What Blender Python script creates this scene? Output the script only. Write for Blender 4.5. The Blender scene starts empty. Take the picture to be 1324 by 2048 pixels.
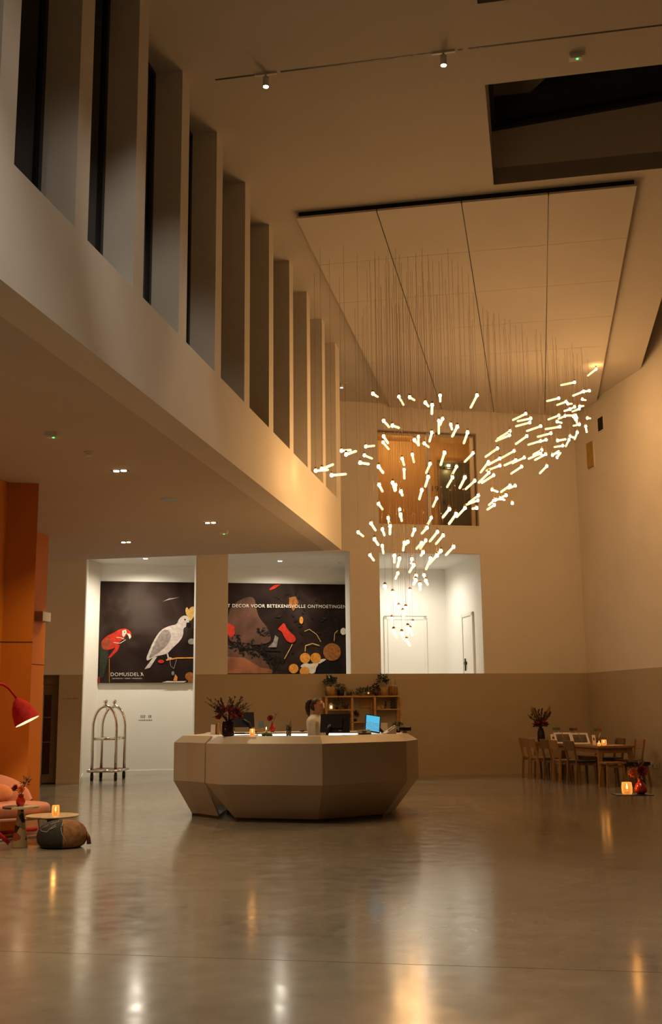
import bpy, math, random
from mathutils import Vector, Matrix
from math import radians, sin, cos, pi, sqrt, atan2

random.seed(7)
scene = bpy.context.scene
COL = scene.collection

# ------------------------------------------------------------------ camera, world, exposure
CAM = Vector((0, 0, 1.5)); F = 2140.47
PITCH, ROLL = radians(10.450), radians(-0.577)
AA, BB = radians(11.699), radians(10.758)      # plan angle of the back wall / of the left wall and ceiling grid
_r, _u = Vector((1, 0, 0)), Vector((0, -sin(PITCH), cos(PITCH)))
FWD = Vector((0, cos(PITCH), sin(PITCH)))
RIGHT = _r * cos(ROLL) + _u * sin(ROLL); UP = _u * cos(ROLL) - _r * sin(ROLL)
cam = bpy.data.objects.new('camera', bpy.data.cameras.new('camera'))
COL.objects.link(cam)
cam.data.sensor_fit = 'VERTICAL'; cam.data.sensor_height = 36; cam.data.lens = F * 36 / 2048
cam.data.clip_start = .05; cam.data.clip_end = 200
_m = Matrix((RIGHT, UP, -FWD)).transposed().to_4x4(); _m.translation = CAM
cam.matrix_world = _m
scene.camera = cam

world = bpy.data.worlds.new('night'); scene.world = world; world.use_nodes = True
world.node_tree.nodes['Background'].inputs[0].default_value = (.004, .005, .009, 1)
world.node_tree.nodes['Background'].inputs[1].default_value = 1
scene.view_settings.view_transform = 'Standard'; scene.view_settings.look = 'None'
scene.view_settings.gamma = 1; scene.view_settings.use_curve_mapping = False
scene.view_settings.exposure = 0.0
scene.cycles.use_denoising = True
scene.cycles.max_bounces = 8; scene.cycles.diffuse_bounces = 4; scene.cycles.transparent_max_bounces = 24
scene.cycles.sample_clamp_indirect = 2.0
scene.cycles.caustics_reflective = False; scene.cycles.caustics_refractive = False

P_PENDANT = 118.0      # bulb emission strength
WARM = (1.0, .53, .195); SOFTWHITE = (1.0, .80, .56); NEUTRAL = (1.0, .90, .74); ORANGE = (1.0, .45, .12)

# ------------------------------------------------------------------ measured frames
def ray(px, py):
    return (RIGHT * (px - 662) - UP * (py - 1024) + FWD * F).normalized()
def onz(px, py, z=0.0):
    r = ray(px, py); return CAM + r * ((z - CAM.z) / r.z)
def aty(px, py, y):
    r = ray(px, py); return CAM + r * (y / r.y)
def onpl(px, py, p0, n):
    r = ray(px, py); return CAM + r * ((p0 - CAM).dot(n) / r.dot(n))
dA = Vector((cos(AA), sin(AA), 0)); nA = Vector((-sin(AA), cos(AA), 0))
PA = Vector((1.929, 24.876, 0))
def A(s, n, z=0.0): return PA + dA * s + nA * n + Vector((0, 0, z))
def onA(px, py, n=0.0):
    p = onpl(px, py, PA + nA * n, nA) - PA; return p.dot(dA), p.z
dB = Vector((sin(BB), cos(BB), 0)); nB = Vector((cos(BB), -sin(BB), 0))
def B(u, v, z=0.0): return dB * u + nB * v + Vector((0, 0, z))
def toB(p): return p.dot(dB), p.dot(nB)
CE = 8.70; SOF = 4.579; SILL = 5.54; V0 = -3.691; UEND = 20.49; RAFT = 8.60; PAINT = 2.29

# ------------------------------------------------------------------ mesh builder
class MB:
    def __init__(s): s.v = []; s.f = []; s.m = []; s.s = []; s.mi = 0; s.sm = False; s.M = None
    def add(s, vs, fs, smooth=None):
        o = len(s.v)
        for p in vs:
            p = Vector(p)
            if s.M is not None: p = s.M @ p
            s.v.append(tuple(p))
        for f in fs:
            s.f.append(tuple(i + o for i in f)); s.m.append(s.mi); s.s.append(s.sm if smooth is None else smooth)
        return s
    def box(s, x0, x1, y0, y1, z0, z1):
        return s.add([(x0,y0,z0),(x1,y0,z0),(x1,y1,z0),(x0,y1,z0),(x0,y0,z1),(x1,y0,z1),(x1,y1,z1),(x0,y1,z1)],
              [(0,3,2,1),(4,5,6,7),(0,1,5,4),(1,2,6,5),(2,3,7,6),(3,0,4,7)], False)
    def cbox(s, c, d): return s.box(c[0]-d[0]/2, c[0]+d[0]/2, c[1]-d[1]/2, c[1]+d[1]/2, c[2]-d[2]/2, c[2]+d[2]/2)
    def bar(s, p, q, w, t=None):           # square bar from p to q
        p, q = Vector(p), Vector(q); t = t or w; d = (q - p).normalized()
        a = Vector((0, 0, 1)) if abs(d.z) < .9 else Vector((0, 1, 0))
        x = d.cross(a).normalized() * w / 2; y = x.cross(d).normalized() * t / 2
        vs = [p-x-y, p+x-y, p+x+y, p-x+y, q-x-y, q+x-y, q+x+y, q-x+y]
        return s.add(vs, [(0,3,2,1),(4,5,6,7),(0,1,5,4),(1,2,6,5),(2,3,7,6),(3,0,4,7)], False)
    def prism(s, pts, z0, z1):
        n = len(pts)
        return s.add([(p[0],p[1],z0) for p in pts] + [(p[0],p[1],z1) for p in pts],
              [tuple(range(n))[::-1], tuple(range(n, 2*n))] + [(i,(i+1)%n,n+(i+1)%n,n+i) for i in range(n)], False)
    def lathe(s, prof, seg=20, c=(0,0,0), axis=None, smooth=True, capped=True):
        vs = []; fs = []
        for r, z in prof:
            for k in range(seg):
                t = 2*pi*k/seg; vs.append((r*cos(t), r*sin(t), z))
        for i in range(len(prof)-1):
            for k in range(seg):
                k2 = (k+1) % seg; fs.append((i*seg+k, i*seg+k2, (i+1)*seg+k2, (i+1)*seg+k))
        c = Vector(c)
        if axis is not None:
            q = Vector((0,0,1)).rotation_difference(Vector(axis).normalized()); vs = [q @ Vector(p) + c for p in vs]
        else: vs = [Vector(p) + c for p in vs]
        s.add(vs, fs, smooth)
        if capped:
            o = len(s.v) - len(vs)
            s.f.append(tuple(o+k for k in range(seg))[::-1]); s.f.append(tuple(o+(len(prof)-1)*seg+k for k in range(seg)))
            s.m += [s.mi]*2; s.s += [False]*2
        return s
    def tube(s, pts, r, seg=8, smooth=True):
        pts = [Vector(p) for p in pts]; n = len(pts); vs = []; fs = []
        rr = r if isinstance(r, (list, tuple)) else [r]*n
        prev = None
        for i, p in enumerate(pts):
            d = (pts[min(i+1,n-1)] - pts[max(i-1,0)]).normalized()
            if prev is None:
                a = Vector((0,0,1)) if abs(d.z) < .9 else Vector((1,0,0)); x = d.cross(a).normalized()
            else: x = (prev - d*prev.dot(d)).normalized()
            prev = x; y = d.cross(x)
            for k in range(seg):
                t = 2*pi*k/seg; vs.append(p + (x*cos(t) + y*sin(t))*rr[i])
        for i in range(n-1):
            for k in range(seg):
                k2 = (k+1) % seg; fs.append((i*seg+k, i*seg+k2, (i+1)*seg+k2, (i+1)*seg+k))
        fs.append(tuple(range(seg))[::-1]); fs.append(tuple((n-1)*seg+k for k in range(seg)))
        return s.add(vs, fs, smooth)
    def ball(s, c, r, seg=12, rings=8, smooth=True):
        if not isinstance(r, (list, tuple, Vector)): r = (r, r, r)
        vs = [(c[0], c[1], c[2]-r[2])]
        for i in range(1, rings):
            ph = -pi/2 + pi*i/rings
            for k in range(seg):
                t = 2*pi*k/seg; vs.append((c[0]+r[0]*cos(ph)*cos(t), c[1]+r[1]*cos(ph)*sin(t), c[2]+r[2]*sin(ph)))
        vs.append((c[0], c[1], c[2]+r[2])); fs = []
        for k in range(seg): fs.append((0, 1+(k+1)%seg, 1+k))
        for i in range(rings-2):
            for k in range(seg): a = 1+i*seg; k2=(k+1)%seg; fs.append((a+k, a+k2, a+seg+k2, a+seg+k))
        a = 1+(rings-2)*seg; e = len(vs)-1
        for k in range(seg): fs.append((a+k, a+(k+1)%seg, e))
        return s.add(vs, fs, smooth)
    def leaf(s, p, d, L, w, up=(0,0,1)):    # folded leaf blade
        p = Vector(p); d = Vector(d).normalized(); x = d.cross(Vector(up))
        if x.length < .05: x = d.cross(Vector((1,0,.2)))
        x = x.normalized(); n = x.cross(d) * w * .25
        return s.add([p, p+d*L*.45+x*w/2+n, p+d*L, p+d*L*.45-x*w/2+n, p+d*L*.5-n*.2], [(0,1,4),(1,2,4),(2,3,4),(3,0,4)], False)
    def poly(s, pts): return s.add(pts, [tuple(range(len(pts)))], False)
    def build(s, name, mats, parent=None, loc=None, rz=0.0, shear=None):
        me = bpy.data.meshes.new(name); me.from_pydata(s.v, [], s.f)
        if not isinstance(mats, (list, tuple)): mats = [mats]
        for m in mats: me.materials.append(m)
        me.polygons.foreach_set('material_index', s.m); me.polygons.foreach_set('use_smooth', s.s)
        me.update()
        return mk(name, me, parent, loc, rz)
def mk(name, data, parent=None, loc=None, rz=0.0):
    o = bpy.data.objects.new(name, data); COL.objects.link(o)
    if parent is not None: o.parent = parent
    if loc is not None: o.location = loc
    o.rotation_euler = (0, 0, rz)
    return o
def tag(o, label=None, cat=None, group=None, kind=None):
    if label: o['label'] = label
    if cat: o['category'] = cat
    if group: o['group'] = group
    if kind: o['kind'] = kind
    return o
def thing(name, label, cat, loc=(0,0,0), rz=0.0, group=None):
    return tag(mk(name, None, None, loc, rz), label, cat, group)
def structure(o): o['kind'] = 'structure'; return o
def dup(o, parent=None):
    c = o.copy(); COL.objects.link(c); c.parent = parent
    for ch in list(o.children): dup(ch, c)
    return c
ROTA, ROTB = AA, -BB          # local axes: frame A = (s, n), frame B = (v, u)

# ------------------------------------------------------------------ materials
def nodes(name):
    m = bpy.data.materials.new(name); m.use_nodes = True
    nt = m.node_tree; return m, nt, nt.nodes['Principled BSDF']
def mat(name, col, rough=.6, metal=0.0, var=.08, scale=6.0, bump=0.0, bscale=80.0, spec=.5, trans=0.0, sheen=0.0, stretch=None, coat=0.0):
    m, nt, b = nodes(name); N = nt.nodes; L = nt.links
    b.inputs['Roughness'].default_value = rough; b.inputs['Metallic'].default_value = metal
    b.inputs['Specular IOR Level'].default_value = spec; b.inputs['Transmission Weight'].default_value = trans
    b.inputs['Sheen Weight'].default_value = sheen; b.inputs['Coat Weight'].default_value = coat
    tc = N.new('ShaderNodeTexCoord'); src = tc.outputs['Object']
    if stretch:
        mp = N.new('ShaderNodeMapping'); mp.inputs['Scale'].default_value = stretch; L.new(src, mp.inputs[0]); src = mp.outputs[0]
    nz = N.new('ShaderNodeTexNoise'); nz.inputs['Scale'].default_value = scale; nz.inputs['Detail'].default_value = 5
    L.new(src, nz.inputs['Vector'])
    cr = N.new('ShaderNodeValToRGB'); cr.color_ramp.elements[0].position = .3; cr.color_ramp.elements[1].position = .7
    lo = tuple(max(0, c*(1-var)) for c in col); hi = tuple(min(1, c*(1+var)) for c in col)
    cr.color_ramp.elements[0].color = (*lo, 1); cr.color_ramp.elements[1].color = (*hi, 1)
    L.new(nz.outputs['Fac'], cr.inputs[0]); L.new(cr.outputs[0], b.inputs['Base Color'])
    if bump:
        n2 = N.new('ShaderNodeTexNoise'); n2.inputs['Scale'].default_value = bscale; L.new(src, n2.inputs['Vector'])
        bp = N.new('ShaderNodeBump'); bp.inputs['Strength'].default_value = bump; bp.inputs['Distance'].default_value = .01
        L.new(n2.outputs['Fac'], bp.inputs['Height']); L.new(bp.outputs[0], b.inputs['Normal'])
    return m
def emit(name, col, strength, sampling=None):
    m, nt, b = nodes(name)
    b.inputs['Base Color'].default_value = (*[c*.5 for c in col], 1)
    b.inputs['Emission Color'].default_value = (*col, 1); b.inputs['Emission Strength'].default_value = strength
    if sampling: m.cycles.emission_sampling = sampling
    return m
def glassy(name, tint, alpha, rough=.05, em=None, ems=0.0):
    """thin see-through glass: transparent mixed with gloss"""
    m = bpy.data.materials.new(name); m.use_nodes = True; nt = m.node_tree; N = nt.nodes; L = nt.links
    N.clear(); out = N.new('ShaderNodeOutputMaterial')
    tr = N.new('ShaderNodeBsdfTransparent'); tr.inputs[0].default_value = (*tint, 1)
    gl = N.new('ShaderNodeBsdfPrincipled'); gl.inputs['Roughness'].default_value = rough
    gl.inputs['Base Color'].default_value = (*[c*.6 for c in tint], 1)
    if em: gl.inputs['Emission Color'].default_value = (*em, 1); gl.inputs['Emission Strength'].default_value = ems
    fr = N.new('ShaderNodeFresnel'); fr.inputs[0].default_value = 1.5
    ma = N.new('ShaderNodeMath'); ma.operation = 'ADD'; ma.use_clamp = True; ma.inputs[1].default_value = alpha
    L.new(fr.outputs[0], ma.inputs[0])
    mx = N.new('ShaderNodeMixShader'); L.new(ma.outputs[0], mx.inputs[0]); L.new(tr.outputs[0], mx.inputs[1]); L.new(gl.outputs[0], mx.inputs[2])
    L.new(mx.outputs[0], out.inputs[0])
    return m

M = {}
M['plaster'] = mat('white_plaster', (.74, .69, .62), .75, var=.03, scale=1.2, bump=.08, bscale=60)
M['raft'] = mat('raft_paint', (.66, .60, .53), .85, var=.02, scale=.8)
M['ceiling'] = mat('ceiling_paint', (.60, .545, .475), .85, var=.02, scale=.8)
M['bright'] = mat('bright_white_paint', (.80, .79, .75), .6, var=.02, scale=1.0)
M['taupe'] = mat('taupe_dado_paint', (.45, .37, .25), .55, var=.04, scale=1.5)
M['taupe_base'] = mat('taupe_skirting', (.48, .40, .285), .4, var=.03)
M['white_base'] = mat('white_skirting', (.78, .77, .73), .4, var=.02)
M['orange'] = mat('orange_lacquer_panel', (.60, .17, .006), .5, var=.06, scale=2, stretch=(1,1,.3))
M['groove'] = mat('dark_groove', (.05, .025, .01), .8)
M['black'] = mat('black_plastic', (.006, .006, .0065), .45)
M['blackmatt'] = mat('black_void', (.006, .006, .006), .9)
M['white_metal'] = mat('white_metal', (.75, .73, .70), .4)
M['grey_metal'] = mat('grey_metal', (.35, .33, .30), .4, metal=.6)
M['frame_dark'] = mat('dark_window_frame', (.018, .016, .014), .4)
M['nightglass'] = mat('night_window_glass', (.006, .006, .007), .06, spec=.5)
M['steel'] = mat('polished_steel', (.72, .66, .58), .14, metal=1.0, var=.03)
M['wood'] = mat('oiled_oak', (.30, .155, .058), .5, var=.25, scale=5, stretch=(6,6,1))
M['wood_dark'] = mat('smoked_oak', (.16, .085, .038), .5, var=.3, scale=5, stretch=(6,6,1))
M['shelfwood'] = mat('pale_shelf_wood', (.50, .29, .10), .5, var=.2, scale=5, stretch=(1,8,8))
M['wicker'] = mat('wicker', (.42, .25, .08), .8, var=.3, scale=40)
M['leaf'] = mat('dark_green_leaf', (.045, .085, .04), .5, var=.4, scale=12)
M['leafdry'] = mat('dark_dried_foliage', (.07, .035, .025), .7, var=.5, scale=12)
M['pampas'] = mat('pampas_plume', (.22, .12, .05), .9, var=.3, scale=30)
M['redflower'] = mat('red_petals', (.36, .03, .012), .6, var=.3, scale=20)
M['orangeflower'] = mat('orange_petals', (.80, .22, .04), .6, var=.25, scale=20)
M['pinkflower'] = mat('pink_petals', (.60, .28, .20), .6, var=.25, scale=20)
M['redglass'] = mat('red_glazed_vase', (.42, .02, .01), .12, var=.15, coat=.5)
M['desk'] = mat('desk_solid_surface', (.40, .335, .25), .45, var=.03, scale=2)
M['desktop'] = mat('desk_counter_top', (.60, .52, .42), .4, var=.03, scale=2)
M['paper'] = mat('white_paper', (.80, .77, .70), .7, var=.03)
M['print'] = mat('dark_photo_print', (.09, .06, .04), .5, var=.6, scale=9)
M['salmon'] = mat('salmon_upholstery', (.50, .18, .10), .9, var=.08, scale=30, sheen=.3, bump=.15, bscale=250)
M['cushion'] = mat('orange_cushion', (.55, .17, .05), .9, var=.12, scale=25, sheen=.3)
M['lampred'] = mat('red_felt', (.50, .012, .008), .9, var=.2, scale=18, bump=.4, bscale=60)
M['lampin'] = mat('lamp_inner_white', (.85, .75, .6), .6)
M['marble'] = mat('patchwork_marble', (.33, .24, .15), .15, var=.75, scale=7, coat=.4)
M['marbletop'] = mat('green_marble_top', (.03, .045, .045), .3, var=.5, scale=6)
M['travertine'] = mat('beige_travertine', (.55, .43, .28), .25, var=.2, scale=8)
M['plum'] = mat('dark_plum_stem', (.09, .015, .015), .4)
M['poufblack'] = mat('black_pouf_fabric', (.018, .018, .017), .9, var=.3, scale=40, bump=.2, bscale=200)
M['poufbrown'] = mat('brown_pouf_fabric', (.22, .10, .035), .9, var=.35, scale=20, bump=.2, bscale=200)
M['thread'] = mat('pale_embroidery', (.35, .33, .28), .8)
M['skin'] = mat('skin', (.60, .30, .19), .55, var=.05)
M['hair'] = mat('brown_hair', (.045, .02, .012), .5, var=.4, scale=25, stretch=(6,6,.6))
M['blouse'] = mat('white_blouse', (.72, .70, .66), .85, var=.04, scale=14, bump=.3, bscale=30)
M['trousers'] = mat('dark_trousers', (.03, .03, .035), .8)
M['lips'] = mat('lips', (.42, .10, .08), .5)
M['rubber'] = mat('black_rubber', (.02, .02, .02), .6)
M['wax'] = mat('cream_wax', (.80, .66, .42), .5)
M['drink'] = mat('dark_drink', (.05, .018, .01), .2)
M['brown_door'] = mat('brown_door_frame', (.17, .105, .05), .5, var=.08)
M['green_door'] = mat('dark_green_door', (.05, .055, .035), .45, var=.05)
M['ochre'] = mat('ochre_wall', (.52, .30, .10), .7, var=.03)
M['yellowpanel'] = mat('yellow_panel', (.42, .26, .05), .6)
M['textgrey'] = mat('grey_print', (.22, .20, .16), .7)
M['cable'] = mat('bronze_cable', (.24, .155, .085), .4, metal=.3)
M['flagred'] = mat('dull_red_card', (.22, .05, .03), .7)
M['flaggreen'] = mat('dull_green_card', (.06, .12, .07), .7)
M['bulb'] = emit('warm_bulb_glow', WARM, P_PENDANT)
M['tube'] = glassy('bubbled_glass_rod', (.97, .90, .78), .22, .12, em=(1.0, .68, .32), ems=2.0)
M['tube'].cycles.emission_sampling = 'NONE'
M['pane'] = glassy('clear_pane', (.96, .95, .93), .02, .03)
M['amberglass'] = glassy('amber_candle_glass', (1.0, .74, .38), .18, .1, em=(1, .52, .16), ems=.55)  # candle glow put into the glass as its own emission
M['amberglass'].cycles.emission_sampling = 'NONE'
M['clearglass'] = glassy('clear_glass', (.95, .93, .9), .05, .03)
M['acrylic'] = glassy('clear_acrylic', (1, 1, 1), .0, .05); [setattr(n.inputs[0], 'default_value', 1.06) for n in M['acrylic'].node_tree.nodes if n.type == 'FRESNEL']
M['darkglass'] = glassy('ribbed_dark_glass', (.10, .05, .035), .35, .1)
M['flame'] = emit('candle_flame', (1, .62, .22), 60)
M['led'] = emit('cool_led_strip', (.80, .98, 1.0), 9)
M['spotlens'] = emit('spot_lens', (1, .93, .82), 25, 'NONE')
M['downlens'] = emit('downlight_lens', (1, .80, .50), 25, 'NONE')
M['greenled'] = emit('green_indicator', (.05, 1, .12), 5)
M['lampbulb'] = emit('lamp_bulb', (1, .80, .52), 25)

def patch_material():
    m, nt, b = nodes('patchwork_marble'); N = nt.nodes; L = nt.links
    tc = N.new('ShaderNodeTexCoord'); vo = N.new('ShaderNodeTexVoronoi'); vo.inputs['Scale'].default_value = 13
    L.new(tc.outputs['Object'], vo.inputs['Vector'])
    sp = N.new('ShaderNodeSeparateColor'); L.new(vo.outputs['Color'], sp.inputs[0])
    cr = N.new('ShaderNodeValToRGB'); cr.color_ramp.interpolation = 'CONSTANT'; e = cr.color_ramp.elements
    e[0].position = 0; e[0].color = (.30,.21,.11,1); e[1].position = .45; e[1].color = (.012,.013,.015,1)
    for p_, c_ in ((.62, (.22,.055,.03,1)), (.75, (.36,.28,.17,1)), (.9, (.05,.03,.02,1))): k = e.new(p_); k.color = c_
    L.new(sp.outputs[0], cr.inputs[0]); L.new(cr.outputs[0], b.inputs['Base Color']); b.inputs['Roughness'].default_value = .2
    return m
M['marble'] = patch_material()
def floor_material():
    m, nt, b = nodes('polished_concrete'); N = nt.nodes; L = nt.links
    tc = N.new('ShaderNodeTexCoord')
    n1 = N.new('ShaderNodeTexNoise'); n1.inputs['Scale'].default_value = .55; n1.inputs['Detail'].default_value = 8; n1.inputs['Roughness'].default_value = .62
    n2 = N.new('ShaderNodeTexNoise'); n2.inputs['Scale'].default_value = 5; n2.inputs['Detail'].default_value = 8
    for n in (n1, n2): L.new(tc.outputs['Object'], n.inputs['Vector'])
    mx = N.new('ShaderNodeMath'); mx.operation = 'MULTIPLY_ADD'; mx.inputs[1].default_value = .35
    L.new(n2.outputs['Fac'], mx.inputs[0]); L.new(n1.outputs['Fac'], mx.inputs[2])
    cr = N.new('ShaderNodeValToRGB'); e = cr.color_ramp.elements
    e[0].position = .42; e[0].color = (.17, .148, .112, 1); e[1].position = .92; e[1].color = (.30, .265, .205, 1)
    L.new(mx.outputs[0], cr.inputs[0]); L.new(cr.outputs[0], b.inputs['Base Color'])
    rr = N.new('ShaderNodeMapRange'); rr.inputs['From Min'].default_value = .3; rr.inputs['From Max'].default_value = .75
    rr.inputs['To Min'].default_value = .12; rr.inputs['To Max'].default_value = .20
    L.new(n2.outputs['Fac'], rr.inputs[0]); L.new(rr.outputs[0], b.inputs['Roughness'])
    b.inputs['Specular IOR Level'].default_value = .8
    return m
M['floor'] = floor_material()

def lamp(name, kind, loc, power, col, parent=None, target=None, angle=60, blend=.5, radius=.04):
    d = bpy.data.lights.new(name, kind); d.energy = power; d.color = col
    d.shadow_soft_size = radius
    if kind == 'SPOT': d.spot_size = radians(angle); d.spot_blend = blend
    o = bpy.data.objects.new(name, d); COL.objects.link(o)
    o.location = loc
    if target is not None:
        o.rotation_euler = (Vector(target) - Vector(loc)).to_track_quat('-Z', 'Y').to_euler()
    if parent is not None:
        bpy.context.view_layer.update(); o.parent = parent; o.matrix_parent_inverse = parent.matrix_world.inverted()
    return o

# ================================================================== STRUCTURE
def holed(mb, a0, a1, b0, b1, holes, t0, t1, axes, cutb=(), matfn=None, cuta=()):
    """solid slab spanning (a,b) with rectangular holes, thickness t0..t1; axes maps (a,b,t) -> xyz"""
    ac = sorted({a0, a1, *cuta, *[h[0] for h in holes], *[h[1] for h in holes]}); ac = [a for a in ac if a0 <= a <= a1]
    bc = sorted({b0, b1, *cutb, *[h[2] for h in holes], *[h[3] for h in holes]}); bc = [b for b in bc if b0 <= b <= b1]
    def solid(i, j):
        if i < 0 or j < 0 or i >= len(ac)-1 or j >= len(bc)-1: return False
        x, y = (ac[i]+ac[i+1])/2, (bc[j]+bc[j+1])/2
        return not any(h[0] < x < h[1] and h[2] < y < h[3] for h in holes)
    for i in range(len(ac)-1):
        for j in range(len(bc)-1):
            if not solid(i, j): continue
            x0, x1, y0, y1 = ac[i], ac[i+1], bc[j], bc[j+1]
            mb.mi = matfn((x0+x1)/2, (y0+y1)/2) if matfn else 0
            q = lambda *p: mb.add([axes(*c) for c in p], [(0,1,2,3)], False)
            q((x0,y0,t0),(x1,y0,t0),(x1,y1,t0),(x0,y1,t0)); q((x0,y0,t1),(x0,y1,t1),(x1,y1,t1),(x1,y0,t1))
            if not solid(i-1, j): q((x0,y0,t0),(x0,y1,t0),(x0,y1,t1),(x0,y0,t1))
            if not solid(i+1, j): q((x1,y0,t0),(x1,y0,t1),(x1,y1,t1),(x1,y1,t0))
            if not solid(i, j-1): q((x0,y0,t0),(x0,y0,t1),(x1,y0,t1),(x1,y0,t0))
            if not solid(i, j+1): q((x0,y1,t0),(x1,y1,t0),(x1,y1,t1),(x0,y1,t1))
    mb.mi = 0
    return mb
def inA(mb, name, mats, kind=True, parent=None):
    o = mb.build(name, mats, parent, None if parent else PA, 0 if parent else ROTA)
    return structure(o) if kind else o
def inB(mb, name, mats, kind=True, parent=None):
    o = mb.build(name, mats, parent, None if parent else (0,0,0), 0 if parent else ROTB)
    return structure(o) if kind else o

# --- floor with a saw-cut joint crossing the foreground
j0, j1 = onz(0, 1902), onz(1324, 1945)
jd = (j1 - j0).normalized()
jn = Vector((-jd.y, jd.x, 0)); G = .004
l, r_ = j0 - jd*14, j1 + jd*14
fl = MB()
near = [(-16, -6), (16, -6), (r_.x - jn.x*G, r_.y - jn.y*G), (l.x - jn.x*G, l.y - jn.y*G)]
far = [(l.x + jn.x*G, l.y + jn.y*G), (r_.x + jn.x*G, r_.y + jn.y*G), (16, 31), (-16, 31)]
fl.prism(near, -.3, 0); fl.prism(far, -.3, 0)
floor = structure(fl.build('floor', M['floor']))
jm = MB(); jm.prism([(l.x-jn.x*G, l.y-jn.y*G), (r_.x-jn.x*G, r_.y-jn.y*G), (r_.x+jn.x*G, r_.y+jn.y*G), (l.x+jn.x*G, l.y+jn.y*G)], -.02, -.004)
jm.build('saw_cut_joint', M['groove'], floor)

# --- back wall with its openings (frame A)
OP1 = (-7.486, -5.057, 0, 5.10); OP2 = (-4.363, -1.532, PAINT, 5.10); OP3 = (-.842, 1.655, PAINT, 5.10)
WIN = (-.825, 1.645, 5.75, 8.05); DOOR = (-9.1, -7.97, 0, PAINT)
TH = .5; CORN = 4.20
w = holed(MB(), -13, CORN, 0, 9.6, [OP1, OP2, OP3, WIN, DOOR], 0, TH, lambda a, b, t: (a, t, b), cutb=(PAINT,),
          matfn=lambda a, b: 1 if b < PAINT else 0)
wall_back = inA(w, 'wall_back', [M['plaster'], M['taupe']])
bb = MB()
for s0, s1 in ((-13, -9.1), (-7.97, -7.486), (-5.057, CORN)): bb.box(s0, s1, -.015, 0, 0, .11)
inA(bb, 'baseboard_back', M['taupe_base'])

# --- right wall, running towards the camera, taller than the ceiling
w = holed(MB(), -31, TH, 0, 10.6, [], CORN, CORN+.4, lambda a, b, t: (t, a, b), cutb=(PAINT,), matfn=lambda a, b: 1 if b < PAINT else 0)
wall_right = inA(w, 'wall_right', [M['plaster'], M['taupe']])
inA(MB().box(CORN-.015, CORN, -31, -.015, 0, .11), 'baseboard_right', M['taupe_base'])

# --- wall behind the camera and the low wall far left
w = MB(); w.box(-15, 14, -5.4, -5, 0, 10.6); structure(w.build('wall_front', M['plaster']))
w = MB(); w.box(-10.9, -10.5, -6, 27, 0, CE); inB(w, 'wall_left_lower', M['plaster'])

# --- ceiling with two skylight shafts; right edge stops short of the wall
SKY1 = (-.312, 2.2, 11.61, 14.10); SKY2 = (-.316, 2.2, 7.4, 10.11); VR = 2.47
c = holed(MB(), -14, VR, -8, 29, [SKY1, SKY2], CE, CE+.25, lambda a, b, t: (a, b, t))
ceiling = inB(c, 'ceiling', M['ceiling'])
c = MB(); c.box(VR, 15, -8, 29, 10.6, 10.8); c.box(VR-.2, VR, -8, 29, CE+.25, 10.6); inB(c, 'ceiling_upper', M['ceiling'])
def shaft(idx, S, zl, zr, zn):
    v0, v1, u0, u1 = S; mb = MB()
    t = .1
    mb.add([(v0,u1,CE),(v1,u1,CE),(v1,u1,zr),(v0,u1,zl)], [(0,1,2,3)])
    mb.add([(v0,u0,CE),(v0,u1,CE),(v0,u1,zl),(v0,u0,zn)], [(0,1,2,3)])
    mb.add([(v1,u1,CE),(v1,u0,CE),(v1,u0,zn),(v1,u1,zr)], [(0,1,2,3)])
    mb.add([(v1,u0,CE),(v0,u0,CE),(v0,u0,zn),(v1,u0,zn)], [(0,1,2,3)])
    o = inB(mb, 'trim_%d' % idx, M['ceiling'])
    g = MB(); g.add([(v0,u1,zl),(v1,u1,zr),(v1,u0,zn),(v0,u0,zn),(v0,u1,zl+.05),(v1,u1,zr+.05),(v1,u0,zn+.05),(v0,u0,zn+.05)],
                    [(0,1,2,3),(7,6,5,4),(0,4,5,1),(1,5,6,2),(2,6,7,3),(3,7,4,0)])
    go = inB(g, 'window_%d' % (20+idx), M['nightglass'])
    f = MB(); f.bar((v0, u1-.03, zl-.03), (v1, u1-.03, zr-.03), .06); f.bar((v0+.03, u0, zn-.03), (v0+.03, u1, zl-.03), .06)
    o2 = f.build('glazing_frame', M['frame_dark'], go)
shaft(1, SKY1, 9.57, 9.76, 10.25); shaft(2, SKY2, 9.5, 9.7, 10.2)

# --- left gallery: soffit slab, bulkhead, piers and night windows (frame B)
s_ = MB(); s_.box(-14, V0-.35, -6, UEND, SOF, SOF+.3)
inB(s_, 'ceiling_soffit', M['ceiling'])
wl = MB(); wl.box(V0-.35, V0, -6, UEND, SOF, SILL)
wall_left = inB(wl, 'wall_left', M['plaster'])
PITCHU, SLOTW, U0 = 1.3464, 1.08, 6.842
pier_me = None
k0 = -9
for k in range(k0, 10):
    far = U0 + PITCHU*k + SLOTW
    if k == 9:
        p = MB().box(V0-.6, V0, 0, UEND - far, SILL, CE).build('wall_pier', M['plaster'], wall_left, (0, far, 0)); continue
    if pier_me is None:
        p = MB().box(V0-.6, V0, 0, PITCHU-SLOTW, SILL, CE).build('wall_pier', M['plaster'], wall_left, (0, far, 0)); pier_me = p.data
    else: p = mk('wall_pier', pier_me, wall_left, (0, far, 0))
pane_me = MB().box(V0-.37, V0-.35, 0, SLOTW, SILL, CE).build('tmp', M['nightglass']); fr = MB()
for a, b2 in ((0, .05), (SLOTW-.06, SLOTW)): fr.box(V0-.36, V0-.32, a, b2, SILL, CE)
fr.box(V0-.36, V0-.32, 0, SLOTW, SILL, SILL+.06); fr.box(V0-.36, V0-.32, 0, SLOTW, CE-.06, CE)
frm_me = fr.build('tmp', M['frame_dark'])
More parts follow.
